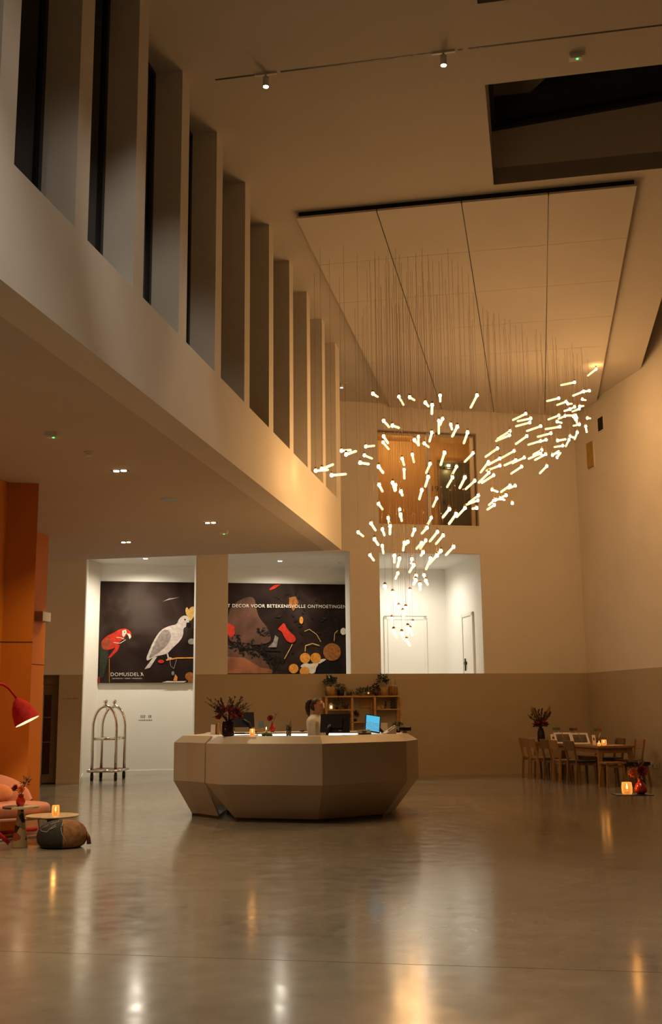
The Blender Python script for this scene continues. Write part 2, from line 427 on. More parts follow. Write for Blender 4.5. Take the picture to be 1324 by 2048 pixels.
for i, k in enumerate(range(k0, 10)):
    wn = structure(mk('window_%d' % (i+1), pane_me.data, None, B(U0+PITCHU*k, 0), ROTB))
    mk('window_frame', frm_me.data, wn)
for t in (pane_me, frm_me): bpy.data.objects.remove(t)
w = MB(); w.box(-14, V0-.6, UEND-.12, UEND, SOF+.3, CE); inB(w, 'wall_left_end', M['plaster'])

# --- orange panelled volumes under the soffit
k_ = (SOF-1.5)/(4.617-1.5)
A1 = Vector((-4.431*k_, 14.415*k_)); B1 = Vector((-4.041*k_, 14.501*k_))
d2 = Vector((dB.x, dB.y)); n2 = Vector((nB.x, nB.y))
def b2(p): return (p.x*nB.x + p.y*nB.y, p.x*dB.x + p.y*dB.y)      # world xy -> local (v,u)
a1, bb1 = b2(A1), b2(B1)
o1 = MB(); o1.prism([(-9.6, a1[1]-4.5), (a1[0], a1[1]-4.5), a1, bb1, (a1[0]-.05, bb1[1]+.16), (-9.6, bb1[1]+.16)], 0, SOF)
ow1 = inB(o1, 'wall_orange_near', M['orange'])
e1 = Vector((bb1[0]-a1[0], bb1[1]-a1[1])).normalized(); nn1 = Vector((e1.y, -e1.x))
g = MB(); z1 = 2.415
g.add([(a1[0]+nn1.x*.003, a1[1]+nn1.y*.003, z1), (bb1[0]+nn1.x*.003, bb1[1]+nn1.y*.003, z1), (bb1[0]+nn1.x*.003, bb1[1]+nn1.y*.003, z1+.012), (a1[0]+nn1.x*.003, a1[1]+nn1.y*.003, z1+.012)], [(0,1,2,3)])
g.box(a1[0], a1[0]+.003, a1[1]-4.5, a1[1], z1, z1+.012)
g.build('panel_joint', M['groove'], ow1)
VC, UC = -8.534*k_, 17.719*k_
o2 = MB().box(-10.4, VC, bb1[1]+1.2, UC, 0, SOF); ow2 = inB(o2, 'wall_orange_far', M['orange'])
MB().box(VC, VC+.003, bb1[1]+1.2, UC, 2.30, 2.312).build('panel_joint', M['groove'], ow2)

# --- corridor behind the first two openings
NB = 2.937
c = MB(); c.box(-8.2, -.95, NB, NB+.2, 0, 5.3); cwall = inA(c, 'wall_corridor_back', M['bright'])
c = MB(); c.box(-7.8, -7.47, TH, NB, 0, 5.1); inA(c, 'wall_corridor_left', M['bright'])
c = MB(); c.box(-7.8, -.95, TH, NB, 5.1, 5.3); inA(c, 'ceiling_corridor', M['bright'])
c = MB(); c.box(-7.47, -.95, NB-.015, NB, 0, .10); c.box(-7.47, -7.455, TH, NB-.015, 0, .10); inA(c, 'baseboard_corridor', M['white_base'])
# white linings of the openings
for i, (s0, s1, z0, z1_) in enumerate((OP1, OP2, OP3)):
    c = MB(); c.box(s0, s0+.012, .02, TH, z0, z1_); c.box(s1-.012, s1, .02, TH, z0, z1_); c.box(s0, s1, .02, TH, z1_-.012, z1_)
    inA(c, 'trim_%d' % (i+3), M['bright'])
# --- white room behind the third opening
SR = 1.70
c = MB(); c.box(-1.0, 2.2, 3.0, 3.2, 1.5, 5.4); inA(c, 'wall_room_back', M['bright'])
c = MB(); c.box(SR, SR+.2, TH, 3.0, 1.5, 5.3); inA(c, 'wall_room_right', M['bright'])
c = MB(); c.box(-.95, -.86, TH, 3.2, 0, 5.3); inA(c, 'wall_room_left', M['bright'])
c = MB(); c.box(-.86, SR, TH, 3.0, 5.115, 5.3); inA(c, 'ceiling_room', M['bright'])
c = MB(); c.box(-.86, SR, TH, 3.0, 1.5, 1.7); inA(c, 'floor_room', M['bright'])
d = MB(); d.box(.10, 1.08, 2.96, 3.0, 1.7, 3.78); dr = inA(d, 'door_2', M['bright'])
f = MB(); f.box(.02, .10, 2.95, 3.0, 1.7, 3.86); f.box(1.08, 1.16, 2.95, 3.0, 1.7, 3.86); f.box(.02, 1.16, 2.95, 3.0, 3.78, 3.86); f.build('door_frame', M['white_base'], dr)
g = MB(); g.box(.105, .112, 2.955, 2.96, 1.7, 3.78); g.box(.02, 1.16, 2.945, 2.95, 3.86, 3.872); g.build('door_gap', M['textgrey'], dr)
p0 = PA + dA*SR
def onS(px, py): p = onpl(px, py, p0, dA) - PA; return p.dot(nA), p.z
(na, za), (nb, zb) = onS(926, 1243), onS(948, 1243)
n0_, n1_ = min(na, nb), max(na, nb); zt = 3.80
d = MB(); d.box(SR-.03, SR, n0_+.12, n1_-.06, 1.7, zt-.08); dr = inA(d, 'door_3', M['bright'])
f = MB(); f.box(SR-.05, SR, n0_, n0_+.08, 1.7, zt); f.box(SR-.05, SR, n1_-.06, n1_, 1.7, zt); f.box(SR-.05, SR, n0_, n1_, zt-.08, zt); f.build('door_frame', M['white_base'], dr)
f = MB(); f.box(SR-.02, SR-.012, n1_-.10, n1_-.06, 1.7, zt-.08); f.build('door_gap', M['groove'], dr)
f = MB(); f.box(SR-.08, SR-.03, n1_-.30, n1_-.20, 2.55, 2.62); f.box(SR-.06, SR-.03, n1_-.22, n1_-.19, 2.4, 2.7); f.build('door_handle', M['black'], dr)

# --- glazed upper window and the hotel passage behind it
c = MB(); NW = 2.2
c.box(-1.3, 2.4, NW, NW+.2, 5.5, 8.6); c.box(-1.3, -1.1, TH, NW, 5.5, 8.6); c.box(2.2, 2.4, TH, NW, 5.5, 8.6)
c.box(-1.3, 2.4, TH, NW, 5.55, 5.72); c.box(-1.3, 2.4, TH, NW, 8.35, 8.6)
inA(c, 'wall_passage', M['ochre'])
sm = onA(855, 950, .2)[0]
gl = MB(); gl.box(WIN[0]+.012, sm-.035, .14, .15, WIN[2]+.02, WIN[3]-.018); gl.box(sm+.035, WIN[1]-.018, .14, .15, WIN[2]+.02, WIN[3]-.018)
wn = inA(gl, 'window_40', M['pane'])
f = MB(); f.box(sm-.04, sm+.04, .10, .20, WIN[2], WIN[3]); f.build('mullion', M['plaster'], wn)
f = MB(); f.box(WIN[0], WIN[0]+.012, .1, .2, WIN[2], WIN[3]); f.box(WIN[1]-.018, WIN[1], .1, .2, WIN[2], WIN[3]); f.box(WIN[0], WIN[1], .1, .2, WIN[3]-.018, WIN[3]); f.build('window_frame', M['brown_door'], wn)
f = MB(); f.box(WIN[0], WIN[1], -.01, .25, WIN[2]-.02, WIN[2]+.02); f.build('window_sill', M['plaster'], wn)
sa, _z = onA(880, 990, NW); sb, _z2 = onA(944, 990, NW); zt2 = onA(910, 926, NW)[1]
d = MB(); d.box(sa, sb, NW-.05, NW, 5.72, zt2); dr = inA(d, 'door_4', M['green_door'])
f = MB(); f.box(sa-.05, sa, NW-.06, NW, 5.72, zt2+.05); f.box(sb, sb+.05, NW-.06, NW, 5.72, zt2+.05); f.box(sa-.05, sb+.05, NW-.06, NW, zt2, zt2+.05); f.build('door_frame', M['brown_door'], dr)
MB().box(sa+.06, sa+.10, NW-.11, NW-.05, 6.70, 6.80).build('door_handle', M['black'], dr)
def text(body, size, m, name, parent=None, loc=(0,0,0), rot=(pi/2, 0, 0), align='LEFT', spacing=1.0, ext=.001):
    cu = bpy.data.curves.new(name, 'FONT'); cu.body = body; cu.size = size; cu.align_x = align; cu.extrude = ext; cu.space_character = spacing
    o = bpy.data.objects.new(name, cu); COL.objects.link(o)
    bpy.context.view_layer.update()
    me = bpy.data.meshes.new_from_object(o.evaluated_get(bpy.context.evaluated_depsgraph_get()))
    bpy.data.objects.remove(o); bpy.data.curves.remove(cu)
    me.materials.clear(); me.materials.append(m)
    o = mk(name, me, parent, loc); o.rotation_euler = rot
    return o
st, zt3 = onA(861, 983, NW)
wp = bpy.data.objects['wall_passage']
text('19', .22, M['groove'], 'room_number', wp, (st, NW-.004, zt3))
# wall lamp above the green door
sl, zl = onA(895, 938, NW)
t = thing('wall_lamp', 'small lit wall lamp above the dark green door behind the upper window', 'wall lamp', A(sl, NW-.05, zl), ROTA)
MB().box(-.12, .12, -.10, 0, -.03, .03).build('lamp_housing', M['black'], t)
MB().lathe([(.035, .03), (.045, .09)], 12, (0, -.05, 0)).build('lamp_glow', emit('wall_lamp_glow', (1, .75, .3), 25, 'NONE'), t)
lamp('wall_lamp_light', 'POINT', A(sl, NW-.22, zl-.03), 5, (1, .72, .28), t, radius=.03)
lamp('passage_light', 'POINT', A(.2, 1.2, 8.2), 42, (1, .66, .28), wp, radius=.08)

# --- recessed glass door far left
d = MB(); sgl, _a = onA(101, 1470, .25)
for s0, s1, z0, z1_ in ((-9.1, -9.0, .02, PAINT-.2), (sgl, sgl+.14, .02, PAINT-.2), (-9.0, sgl, .02, .2), (-9.0, sgl, PAINT-.42, PAINT-.2)): d.box(s0, s1, .22, .28, z0, z1_)
d1 = inA(d, 'door_1', M['brown_door'])
MB().box(-9.0, sgl, .245, .255, .2, PAINT-.42).build('door_glass', M['nightglass'], d1)
f = MB(); f.box(sgl+.14, -7.97, .18, .5, 0, PAINT); f.box(-9.1, -7.97, .18, .5, PAINT-.2, PAINT); f.build('door_frame', M['brown_door'], d1)
f = MB(); f.box(-9.0, sgl, .235, .245, 1.38, 1.40); f.box(-9.0, sgl, .235, .245, .86, .88); f.build('glazing_bar', M['brown_door'], d1)
w = MB(); w.box(-9.4, -7.8, TH, 1.6, 0, 2.6); inA(w, 'wall_lobby_dark', M['blackmatt'])
# low sign lettering: too small to read in the photograph, kept as fine printed lines
def lines(px0, py0, rows, n, parent, name):
    mb = MB()
    for (xa, xb, yy) in rows:
        s0, z = onA(xa, yy, n); s1, _ = onA(xb, yy, n)
        x = s0
        while x < s1 - .02:
            ww = random.uniform(.02, .05); mb.box(x, min(x+ww, s1), n-.003, n, z-.012, z+.012); x += ww + .012
    mb.build(name, M['textgrey'], parent)
lines(0, 0, ((281, 292, 1431.5), (297, 304, 1431.5), (281, 290, 1434.5), (297, 304, 1434.5), (277, 304, 1440.5)), NB, cwall, 'printed_sign')
lines(0, 0, ((126, 128, 1397.5), (132, 158, 1397.5)), 0, wall_back, 'printed_sign')

# --- right wall details
pR = PA + dA*CORN
def onR(px, py): p = onpl(px, py, pR, dA) - PA; return p.dot(nA), p.z
(n1, za), (n2_, zb) = onR(1196, 838), onR(1208, 858)
t = thing('wall_vent', 'small black square vent high on the right wall', 'vent', A(CORN, (n1+n2_)/2, (za+zb)/2), ROTA)
h = abs(n1-n2_)/2; hz = abs(za-zb)/2
MB().box(-.012, 0, -h, h, -hz, hz).build('vent_grille', M['blackmatt'], t)
f = MB(); f.box(-.02, 0, -h-.03, -h, -hz, hz); f.box(-.02, 0, h, h+.03, -hz, hz); f.box(-.02, 0, -h-.03, h+.03, hz, hz+.03); f.box(-.02, 0, -h-.03, h+.03, -hz-.03, -hz); f.build('vent_frame', M['plaster'], t)
(n1, za), (n2_, zb) = onR(1176, 888), onR(1190, 932)
h = abs(n1-n2_)/2; hz = abs(za-zb)/2
t = thing('wall_panel', 'upright ochre rectangular panel high on the right wall below the black vent', 'wall panel', A(CORN, (n1+n2_)/2, (za+zb)/2), ROTA)
MB().box(-.05, 0, -h, h, -hz, hz).build('panel_face', M['yellowpanel'], t)
f = MB(); f.box(-.03, 0, -h-.03, -h, -hz-.03, hz+.03); f.box(-.03, 0, h, h+.03, -hz-.03, hz+.03); f.build('panel_rim', M['plaster'], t)
n1, za = onR(1311, 1531)
t = thing('wall_socket', 'pale double socket low on the right wall beside the baseboard', 'socket', A(CORN, n1, za), ROTA)
for q in (-.09, .09):
    MB().box(-.015, 0, q-.085, q+.085, -.05, .05).build('socket_plate', M['taupe_base'], t)
    MB().lathe([(.028, 0), (.028, .004)], 14, (-.015, q, 0), (-1, 0, 0)).build('socket_hole', M['grey_metal'], t)

# ================================================================== CEILING RAFT, TRACK, FIXTURES
kr = (RAFT-1.5)/(8.66-1.5)
VS = [v*kr for v in (-3.235, -2.027, -.79, .441, 1.663)]; UR = [14.47*kr + i*1.70 for i in range(6)]
def u_wallA(v): return (PA.dot(nA) + v*sin(AA+BB)) / cos(AA+BB) - .04
cB = toB(A(CORN, 0)); 
def u_wallR(v):           # right wall line in frame B
    q = toB(A(CORN, -5)); t_ = (v - cB[1])/(q[1]-cB[1]); return cB[0] + (q[0]-cB[0])*t_ - .06
raft = thing('ceiling_raft', 'large white suspended ceiling raft of square panels above the chandelier', 'ceiling panel', (0,0,0), ROTB)
g = .006
for i in range(4):
    for j in range(6):
        va, vb = VS[i]+g*1.3, VS[i+1]-g*1.3; ua = UR[j]+(.0045 if j else 0)
        if j < 5: pts = [(va, ua), (vb, ua), (vb, UR[j+1]-.0045), (va, UR[j+1]-.0045)]
        else:
            pts = [(va, ua), (vb, ua), (vb, min(u_wallA(vb), u_wallR(vb)))]
            if vb > cB[1] > va: pts.append((cB[1]-.08, u_wallA(cB[1])-.1))
            pts.append((va, min(u_wallA(va), u_wallR(va))))
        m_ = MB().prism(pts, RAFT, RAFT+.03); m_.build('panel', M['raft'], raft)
r2 = MB()
for v in VS[1:4]: r2.box(v-.03, v+.03, UR[0]+.1, 24, RAFT+.03, RAFT+.06)
for q in UR[1:5]: r2.box(VS[0]+.1, VS[4]-.1, q-.03, q+.03, RAFT+.06, CE)
r2.build('hanger_frame', M['frame_dark'], raft)
MB().box(VS[0]+.04, VS[4]-.04, UR[0]+.012, UR[0]+.03, RAFT+.03, CE).build('gap_shade_strip', M['blackmatt'], raft)  # black strip stands in for the shade in the gap above the raft

kc = (CE-1.5)/(8.79-1.5); UT = 11.0*kc
track = thing('light_track', 'thin dark recessed light track crossing the ceiling above the windows', 'light track', B(UT, 0, CE), ROTB)
for a, b_ in ((-3.38, -2.87), (-2.60, -.87), (-.58, -.52), (-.46, 1.95)):
    MB().box(a, b_, -.011, .011, -.004, .004).build('track_rail', M['frame_dark'], track)
def track_spot(v, u, label, tgt, power, arm=.165, col=SOFTWHITE, ang=46):
    t = thing('track_spotlight', label, 'spotlight', B(u, v, CE), ROTB, 'white cylinder spotlights on the ceiling')
    MB().box(-.13, .13, -.016, .016, -.02, 0).build('track_adapter', M['white_metal'], t)
    MB().lathe([(.012, -.05), (.012, -.02)], 8).build('stem', M['white_metal'], t)
    MB().lathe([(.0, -arm), (.026, -arm), (.036, -arm), (.036, -.05), (.02, -.045)], 20, capped=False).build('spot_body', M['white_metal'], t)
    MB().lathe([(.030, -arm-.004), (.030, -arm-.001)], 20).build('lens', M['spotlens'], t)
    if power:
        p = B(u, v, CE-arm-.03); lamp('spot_light', 'SPOT', p, power, col, t, tgt, ang, .7, .03)
    return t
v1_, v2_ = toB(onz(536, 157, CE))[1], toB(onz(887, 107, CE))[1]
track_spot(v1_, UT, 'white cylinder spotlight on the ceiling track nearest the tall windows', B(11.5, -3.0, 0), 130)
track_spot(v2_, UT, 'white cylinder spotlight on the ceiling track left of the skylight', B(12.0, -1.2, 0), 160)
uf, vf = toB(onz(683, 765, CE))
track_spot(vf, uf, 'small far ceiling spotlight just past the last window pier', B(uf-.3, vf, 0), 40, .12)
# spotlights of the same kind further along, outside the picture
near_track = thing('light_track', 'dark light track on the ceiling over the entrance side', 'light track', B(4.5, 0, CE), ROTB)
MB().box(-3.4, 1.95, -.011, .011, -.004, .004).build('track_rail', M['frame_dark'], near_track)
track_spot(-.4, 4.5, 'white ceiling spotlight aimed at the wall below the tall windows', B(10.6, V0, 5.0), 330, col=NEUTRAL, ang=30)
track_spot(.9, 4.5, 'white ceiling spotlight aimed at the wall below the nearest windows', B(7.0, V0, 4.7), 190, col=NEUTRAL, ang=44)
track_spot(-2.2, 4.5, 'white ceiling spotlight aimed at the open floor', B(6.5, -2.6, 0), 520, col=NEUTRAL, ang=70)
track_spot(1.7, 4.5, 'white ceiling spotlight aimed at the floor by the right wall', B(6.5, 1.6, 0), 560, col=NEUTRAL, ang=70)
track_spot(-3.1, 4.5, 'white ceiling spotlight aimed at the reception desk', Vector((-1.0, 14.8, .7)), 25, col=NEUTRAL, ang=26)

def exit_box(p, label, big=True, rot=ROTB, g='small ceiling emergency lights'):
    t = thing('emergency_light', label, 'emergency light', p, rot, g)
    MB().box(-.075, .075, -.055, .055, -.045, 0).build('housing', M['white_metal'], t)
    MB().box(-.062, .062, -.042, .042, -.055, -.045).build('diffuser', M['white_metal'], t)
    MB().lathe([(.009, -.062), (.013, -.055)], 10, (.012, -.01, 0)).build('indicator', M['greenled'], t)
exit_box(onz(1152, 110, CE), 'white square emergency light with a green dot on the high ceiling')
exit_box(onz(106, 866, SOF), 'flat white emergency light with a green dot on the lower ceiling')
exit_box(onz(447, 1062, SOF), 'flat emergency light on the lower ceiling nearest the desk')
t = thing('smoke_detector', 'small round smoke detector on the lower ceiling', 'smoke detector', onz(177, 904, SOF), ROTB)
MB().lathe([(.05, -.018), (.055, 0)], 18).build('base', M['white_metal'], t)
MB().lathe([(.02, -.055), (.035, -.05), (.04, -.018)], 18).build('sensor_cap', M['white_metal'], t)
t = thing('smoke_detector', 'small round smoke detector on the niche ceiling at the right end of the mural', 'smoke detector', onz(680, 1124.5, 5.10), ROTA)
MB().lathe([(.05, -.02), (.055, 0)], 18).build('base', M['white_metal'], t)
MB().lathe([(.02, -.05), (.04, -.02)], 18).build('sensor_cap', M['white_metal'], t)
t = thing('ceiling_speaker', 'flat grey round speaker grille in the lower ceiling', 'speaker', onz(340, 999, SOF), ROTB)
MB().lathe([(.125, -.006), (.128, 0)], 28).build('grille', M['grey_metal'], t)
MB().lathe([(.128, -.004), (.145, 0)], 28, capped=False).build('rim', M['ceiling'], t)
def pair_light(px, py, label, dirv, power):
    p = onz(px, py, SOF)
    t = thing('twin_downlight', label, 'downlight', p, ROTB, 'twin recessed downlights in the lower ceiling')
    d_ = Vector(dirv).normalized()
    MB().box(-.11, .11, -.05, .05, -.004, 0).build('trim_plate', M['frame_dark'], t)
    for s in (-1, 1):
        MB().lathe([(.034, -.012), (.038, -.004)], 16, (s*.05, 0, 0)).build('lens', M['downlens'], t)
    lamp('downlight', 'SPOT', (p.x, p.y, SOF-.03), power, (1, .74, .42), t, (p.x, p.y, 0), 110, .8, .05)
pair_light(240, 941, 'brightest twin downlight in the lower ceiling beside the smoke detector', (1, 1, 0), 260)
pair_light(421, 1045, 'twin downlight in the lower ceiling towards the reception desk', (1, 1, 0), 260)
pair_light(252, 1084, 'twin downlight in the lower ceiling in front of the luggage cart niche', (1, 0, 0), 260)
for u_, w_ in ((8.78, 'third'), (4.74, 'fourth')):  # extra pairs added out of view to brighten the lower ceiling
    p_ = B(u_, -5.22, SOF); t = thing('twin_downlight', 'added unseen twin downlight in the lower ceiling towards the entrance, %s in its row' % w_, 'downlight', p_, ROTB, 'twin recessed downlights in the lower ceiling')
    MB().box(-.11, .11, -.05, .05, -.004, 0).build('trim_plate', M['frame_dark'], t)
    for s in (-1, 1): MB().lathe([(.034, -.012), (.038, -.004)], 16, (s*.05, 0, 0)).build('lens', M['downlens'], t)
    lamp('downlight', 'SPOT', (p_.x, p_.y, SOF-.03), 560, (1, .74, .42), t, (p_.x, p_.y, 0), 110, .8, .05)
def niche_light(px, py, z, label, power, col, ang=165, n=None):
    p = onz(px, py, z)
    t = thing('recessed_downlight', label, 'downlight', p, ROTA, 'round recessed downlights in the niches')
    MB().lathe([(.05, -.004), (.065, 0)], 20, capped=False).build('trim_ring', M['white_metal'], t)
    MB().lathe([(.048, -.008), (.05, -.002)], 20).build('lens', M['spotlens'], t)
    lamp('downlight', 'SPOT', (p.x, p.y, z-.03), power, col, t, (p.x, p.y, 0), ang, .9, .05)
    return p
niche_light(291, 1117, 5.10, 'round downlight above the luggage cart niche', 500, (1, .90, .71))
niche_light(560, 1122, 5.10, 'round downlight above the still life half of the mural', 330, (1, .90, .71))
p3 = niche_light(824, 1126, 5.115, 'round downlight in the white room ceiling', 235, (1, .92, .76), 168)

# ================================================================== CHANDELIER OF GLASS RODS
Z1 = '''555,298,597,325 785,325,825,395 880,330,922,354 1018,378,1045,408 1148,315,1150,365 1078,400,1075,475 1170,520,1148,575 1137,538,1137,650
1243,572,1253,612 1300,590,1255,675 650,538,700,592 728,580,785,598 1075,643,1055,718 650,675,688,733 645,728,695,787 957,680,957,745 922,708,962,752
1008,737,1048,768 492,765,567,757 278,802,358,795 318,835,404,805 480,842,547,870 443,908,517,918 50,978,158,970 105,962,203,922 190,1018,316,1007
903,835,917,903 1187,820,1153,927 813,872,830,926 830,970,833,1046 605,942,645,995 1060,917,1025,998 1293,943,1250,1022 1043,1035,1018,1117
1258,1037,1210,1122 610,1103,640,1160 730,1085,750,1155 755,1105,757,1150 802,1162,815,1193 987,1150,965,1228 1118,1222,1085,1295 605,1270,640,1318'''
Z2 = '''238,313,183,420 155,640,122,735 203,823,130,898 132,1038,85,1130 218,1067,138,1140 1290,80,1217,138 1100,197,980,222 1180,278,1085,315 1230,272,1160,280
960,338,856,363 1025,368,945,397 1040,388,1075,386 1168,347,1198,355 1145,410,1178,405 1100,415,1045,440 1140,432,1080,455 1060,435,1010,450 668,475,555,530
712,517,597,540 705,552,582,585 960,490,868,525 1015,495,955,520 1108,490,1030,490 1090,500,1110,535 1118,510,1120,555 945,545,985,555 1143,570,1090,580
1212,513,1238,515 1198,588,1207,637 800,585,678,627 970,590,842,610 890,648,773,678 530,628,420,695 525,665,406,715 678,672,580,742 800,715,690,748
848,705,780,725 1060,675,1095,685 1123,640,1100,700 1050,705,1022,762 950,712,1020,700 995,757,922,768 420,780,313,855 565,803,455,865 440,870,335,925
340,900,270,993 440,932,322,977 580,885,480,930 655,862,550,912 800,825,693,872 810,795,735,835 845,832,750,882 905,840,960,803 945,860,975,820
955,815,940,840 632,942,540,1003 855,937,793,1000 343,995,253,1083 385,1018,280,1085 372,1145,420,1163 530,1108,450,1165 575,1110,515,1135
495,1195,447,1215 447,1222,480,1235 400,1235,430,1228 385,1245,343,1280 390,1280,330,1320 550,1265,553,1268 250,1197,165,1260 245,1240,138,1280 235,1307,200,1312'''
Z3 = '''527,85,530,150 535,130,545,185 425,160,435,210 443,232,440,300 275,208,313,268 160,285,205,320 375,260,392,310 657,263,637,315 805,158,768,228
768,245,722,295 965,82,908,152 1103,72,1030,150 1025,125,963,210 860,283,793,365 910,312,847,388 305,347,337,395 373,405,383,470 265,488,298,532
567,378,557,445 598,370,575,395 720,380,675,430 757,357,708,430 733,462,715,490 890,450,860,480 855,490,785,565 800,517,760,610 1003,413,935,485
480,492,480,552 525,517,508,590 635,522,633,560 650,575,613,637 510,647,490,695 672,668,655,690 668,708,650,745 742,663,757,700 757,712,773,745
705,745,708,790 397,762,412,830 465,820,465,888 618,803,617,850 520,942,520,1003 580,955,572,1015 556,987,557,1045 458,1047,456,1110 641,1082,641,1130
598,1125,595,1185 620,1142,638,1192 475,1155,500,1212 545,1175,567,1230 588,1238,618,1285'''
RODS = []
for txt, ox, oy in ((Z1, 620, 720), (Z2, 900, 720), (Z3, 680, 1000)):
    for q in txt.split():
        a_ = [float(x)/4.4133 for x in q.split(',')]
        RODS.append((ox+a_[0], oy+a_[1], ox+a_[2], oy+a_[3]))
ROD_L = .34
tube_me = MB().lathe([(.004, 0), (.015, .006), (.0195, .02), (.0195, ROD_L-.02), (.015, ROD_L-.005), (.004, ROD_L)], 10).build('tmp', M['tube'])
bulb_me = MB().ball((0,0,.0), (.0255, .0255, .028), 8, 6).build('tmp', M['bulb'])
shield_me = MB().lathe([(.004, .066), (.012, .062), (.022, .050), (.0255, .030), (.0235, .030), (.004, .044)], 10, capped=True).build('tmp', M['cable'])  # added shield over the bulb, blocks upward light so the raft stays darker
cab_me = MB().tube([(0,0,0), (0,0,1)], .0016, 4).build('tmp', M['cable'])
def zone(x, y):
    if x < 700: return 'at the far left tip by the window piers'
    if x >= 1085:
        if y < 800: return 'at the very top of the chandelier\'s right end'
        if x < 1120: return 'on the left of the dense right end'
        if y < 850: return 'in the bright upper cluster of the right end'
        return 'among the small low rods of the right end'
    if x >= 955:
        if y > 960: return 'in the small bunch below the right arm'
        if x < 990: return 'where the right arm starts beside the upper window'
        if x < 1022: return 'in the lower stretch of the long right arm'
        if x < 1055: return 'halfway along the long right arm'
        return 'in the upper stretch of the long right arm'
    if y < 855: return 'along the top edge above the upper window'
    if y < 1056:
        if x < 755: return 'left of the upper window beside the last piers'
        if x < 805: return 'at the left side of the left pane'
        if x < 856: return 'at the right side of the left pane'
        if y < 950: return 'before the top of the right pane'
        return 'before the bottom of the right pane'
    if y < 1104:
        return 'in the left half of the neck below the upper window' if x < 830 else 'in the right half of the neck below the upper window'
    if y < 1145: return 'at the top of the white room opening'
    if y < 1200: return 'before the upper part of the white room'
    return 'in the lowest tail before the white room door'
ORD = ['topmost', 'second highest', 'third highest', 'fourth highest', 'fifth highest', 'sixth highest', 'seventh highest', 'eighth highest', 'ninth highest', 'tenth highest', 'eleventh highest', 'twelfth highest', 'thirteenth highest', 'fourteenth highest', 'fifteenth highest']
cells = {}
for i, q in enumerate(RODS): cells.setdefault(zone(q[0], q[1]), []).append((q[1], i))
names = {}
for k, lst in cells.items():
    lst.sort()
    for o_, (_, i) in enumerate(lst): names[i] = 'glowing glass rod, %s %s' % (ORD[o_] if o_ < len(lst)-1 or len(lst) == 1 else 'lowest', k)
rnd = random.Random(11)
placed = []
def solve(x0, y0, x1, y1, D, sg):
    p = aty(x0, y0, D); q = aty(x1, y1, D)
    if (q-p).length < ROD_L:
        lo, hi = 0.0, ROD_L
        for _ in range(18):
            md = (lo+hi)/2
            if (aty(x1, y1, D+sg*md) - p).length < ROD_L: lo = md
            else: hi = md
        q = aty(x1, y1, D+sg*lo)
    return p, p + (q-p).normalized()*ROD_L
for i, (x0, y0, x1, y1) in enumerate(RODS):
    ln = sqrt((x1-x0)**2 + (y1-y0)**2); best = None
    for trial in range(40):
        if x0 < 700: D = rnd.uniform(15.6, 17.0)
        elif x0 >= 1085: D = 20.0 + (x0-1085)/100 + rnd.uniform(-.5, .8) + (.5 if ln < 16 else 0)
        elif x0 >= 955: D = 18.6 + (x0-955)/130*1.4 + rnd.uniform(-.6, .7)
        elif y0 < 1056: D = rnd.uniform(15.7, 18.8)
        else: D = rnd.uniform(16.0, 18.4)
        p, q = solve(x0, y0, x1, y1, D, 1 if rnd.random() < .6 else -1)
        bx = (min(p.x, q.x)-.03, max(p.x, q.x)+.03, min(p.y, q.y)-.03, max(p.y, q.y)+.03)
        ov = 0
        for c in placed:
            a_ = min(bx[1], c[1])-max(bx[0], c[0]); b_ = min(bx[3], c[3])-max(bx[2], c[2])
            if a_ > 0 and b_ > 0: ov += a_*b_
        if best is None or ov < best[0]: best = (ov, p, q, bx)
        if ov == 0: break
    _, p, q, bx = best; placed.append(bx)
    d_ = (q-p).normalized()
    t = thing('pendant_light', names[i], 'pendant light', p, 0, 'glowing glass rods of the hanging chandelier')
    tu = mk('glass_rod', tube_me.data, t); tu.rotation_euler = d_.to_track_quat('Z', 'Y').to_euler()
    tu.location = d_*.012
    mk('bulb', bulb_me.data, t); mk('light_shield', shield_me.data, t)
    cb = mk('suspension_wire', cab_me.data, t); cb.scale = (1, 1, RAFT - p.z - .07); cb.location = (0, 0, .07)
for t in (tube_me, bulb_me, shield_me, cab_me): bpy.data.objects.remove(t)

# ================================================================== MURAL
NM = NB - .06
sL, sRt, zB_, zT_ = -7.18, -1.005, 2.0, 4.665
zB_ = 2.186
mural = thing('wall_mural', 'wide dark painted mural of parrots and fruit hung behind the wall openings', 'mural', PA, ROTA)
def mural_material():
    m, nt, b = nodes('dark_painted_sky'); N = nt.nodes; L = nt.links
    tc = N.new('ShaderNodeTexCoord'); n1 = N.new('ShaderNodeTexNoise'); n1.inputs['Scale'].default_value = .9; n1.inputs['Detail'].default_value = 6
    n1.inputs['Distortion'].default_value = .6
    L.new(tc.outputs['Object'], n1.inputs['Vector'])
    cr = N.new('ShaderNodeValToRGB'); e = cr.color_ramp.elements
    e[0].position = .38; e[0].color = (.008, .0035, .0025, 1); e[1].position = .70; e[1].color = (.040, .028, .023, 1)
    k = cr.color_ramp.elements.new(.52); k.color = (.020, .010, .007, 1)
    L.new(n1.outputs['Fac'], cr.inputs[0]); L.new(cr.outputs[0], b.inputs['Base Color']); b.inputs['Roughness'].default_value = .8; b.inputs['Specular IOR Level'].default_value = .12
    return m
MB().box(sL, sRt, NM, NM+.045, zB_, zT_).build('canvas', mural_material(), mural)
f = MB(); f.box(sL+.05, sRt-.05, NM+.045, NB, zB_+.1, zB_+.16); f.box(sL+.05, sRt-.05, NM+.045, NB, zT_-.16, zT_-.1); f.build('mounting_rail', M['wood_dark'], mural)
def pcol(name, col, var=.25, sc=14): return mat('print_'+name, col, .8, var=var, scale=sc, spec=.15)
_layer = [0]
def P1(x, y): return onA(180+x/5.517, 1100+y/5.517, NM)
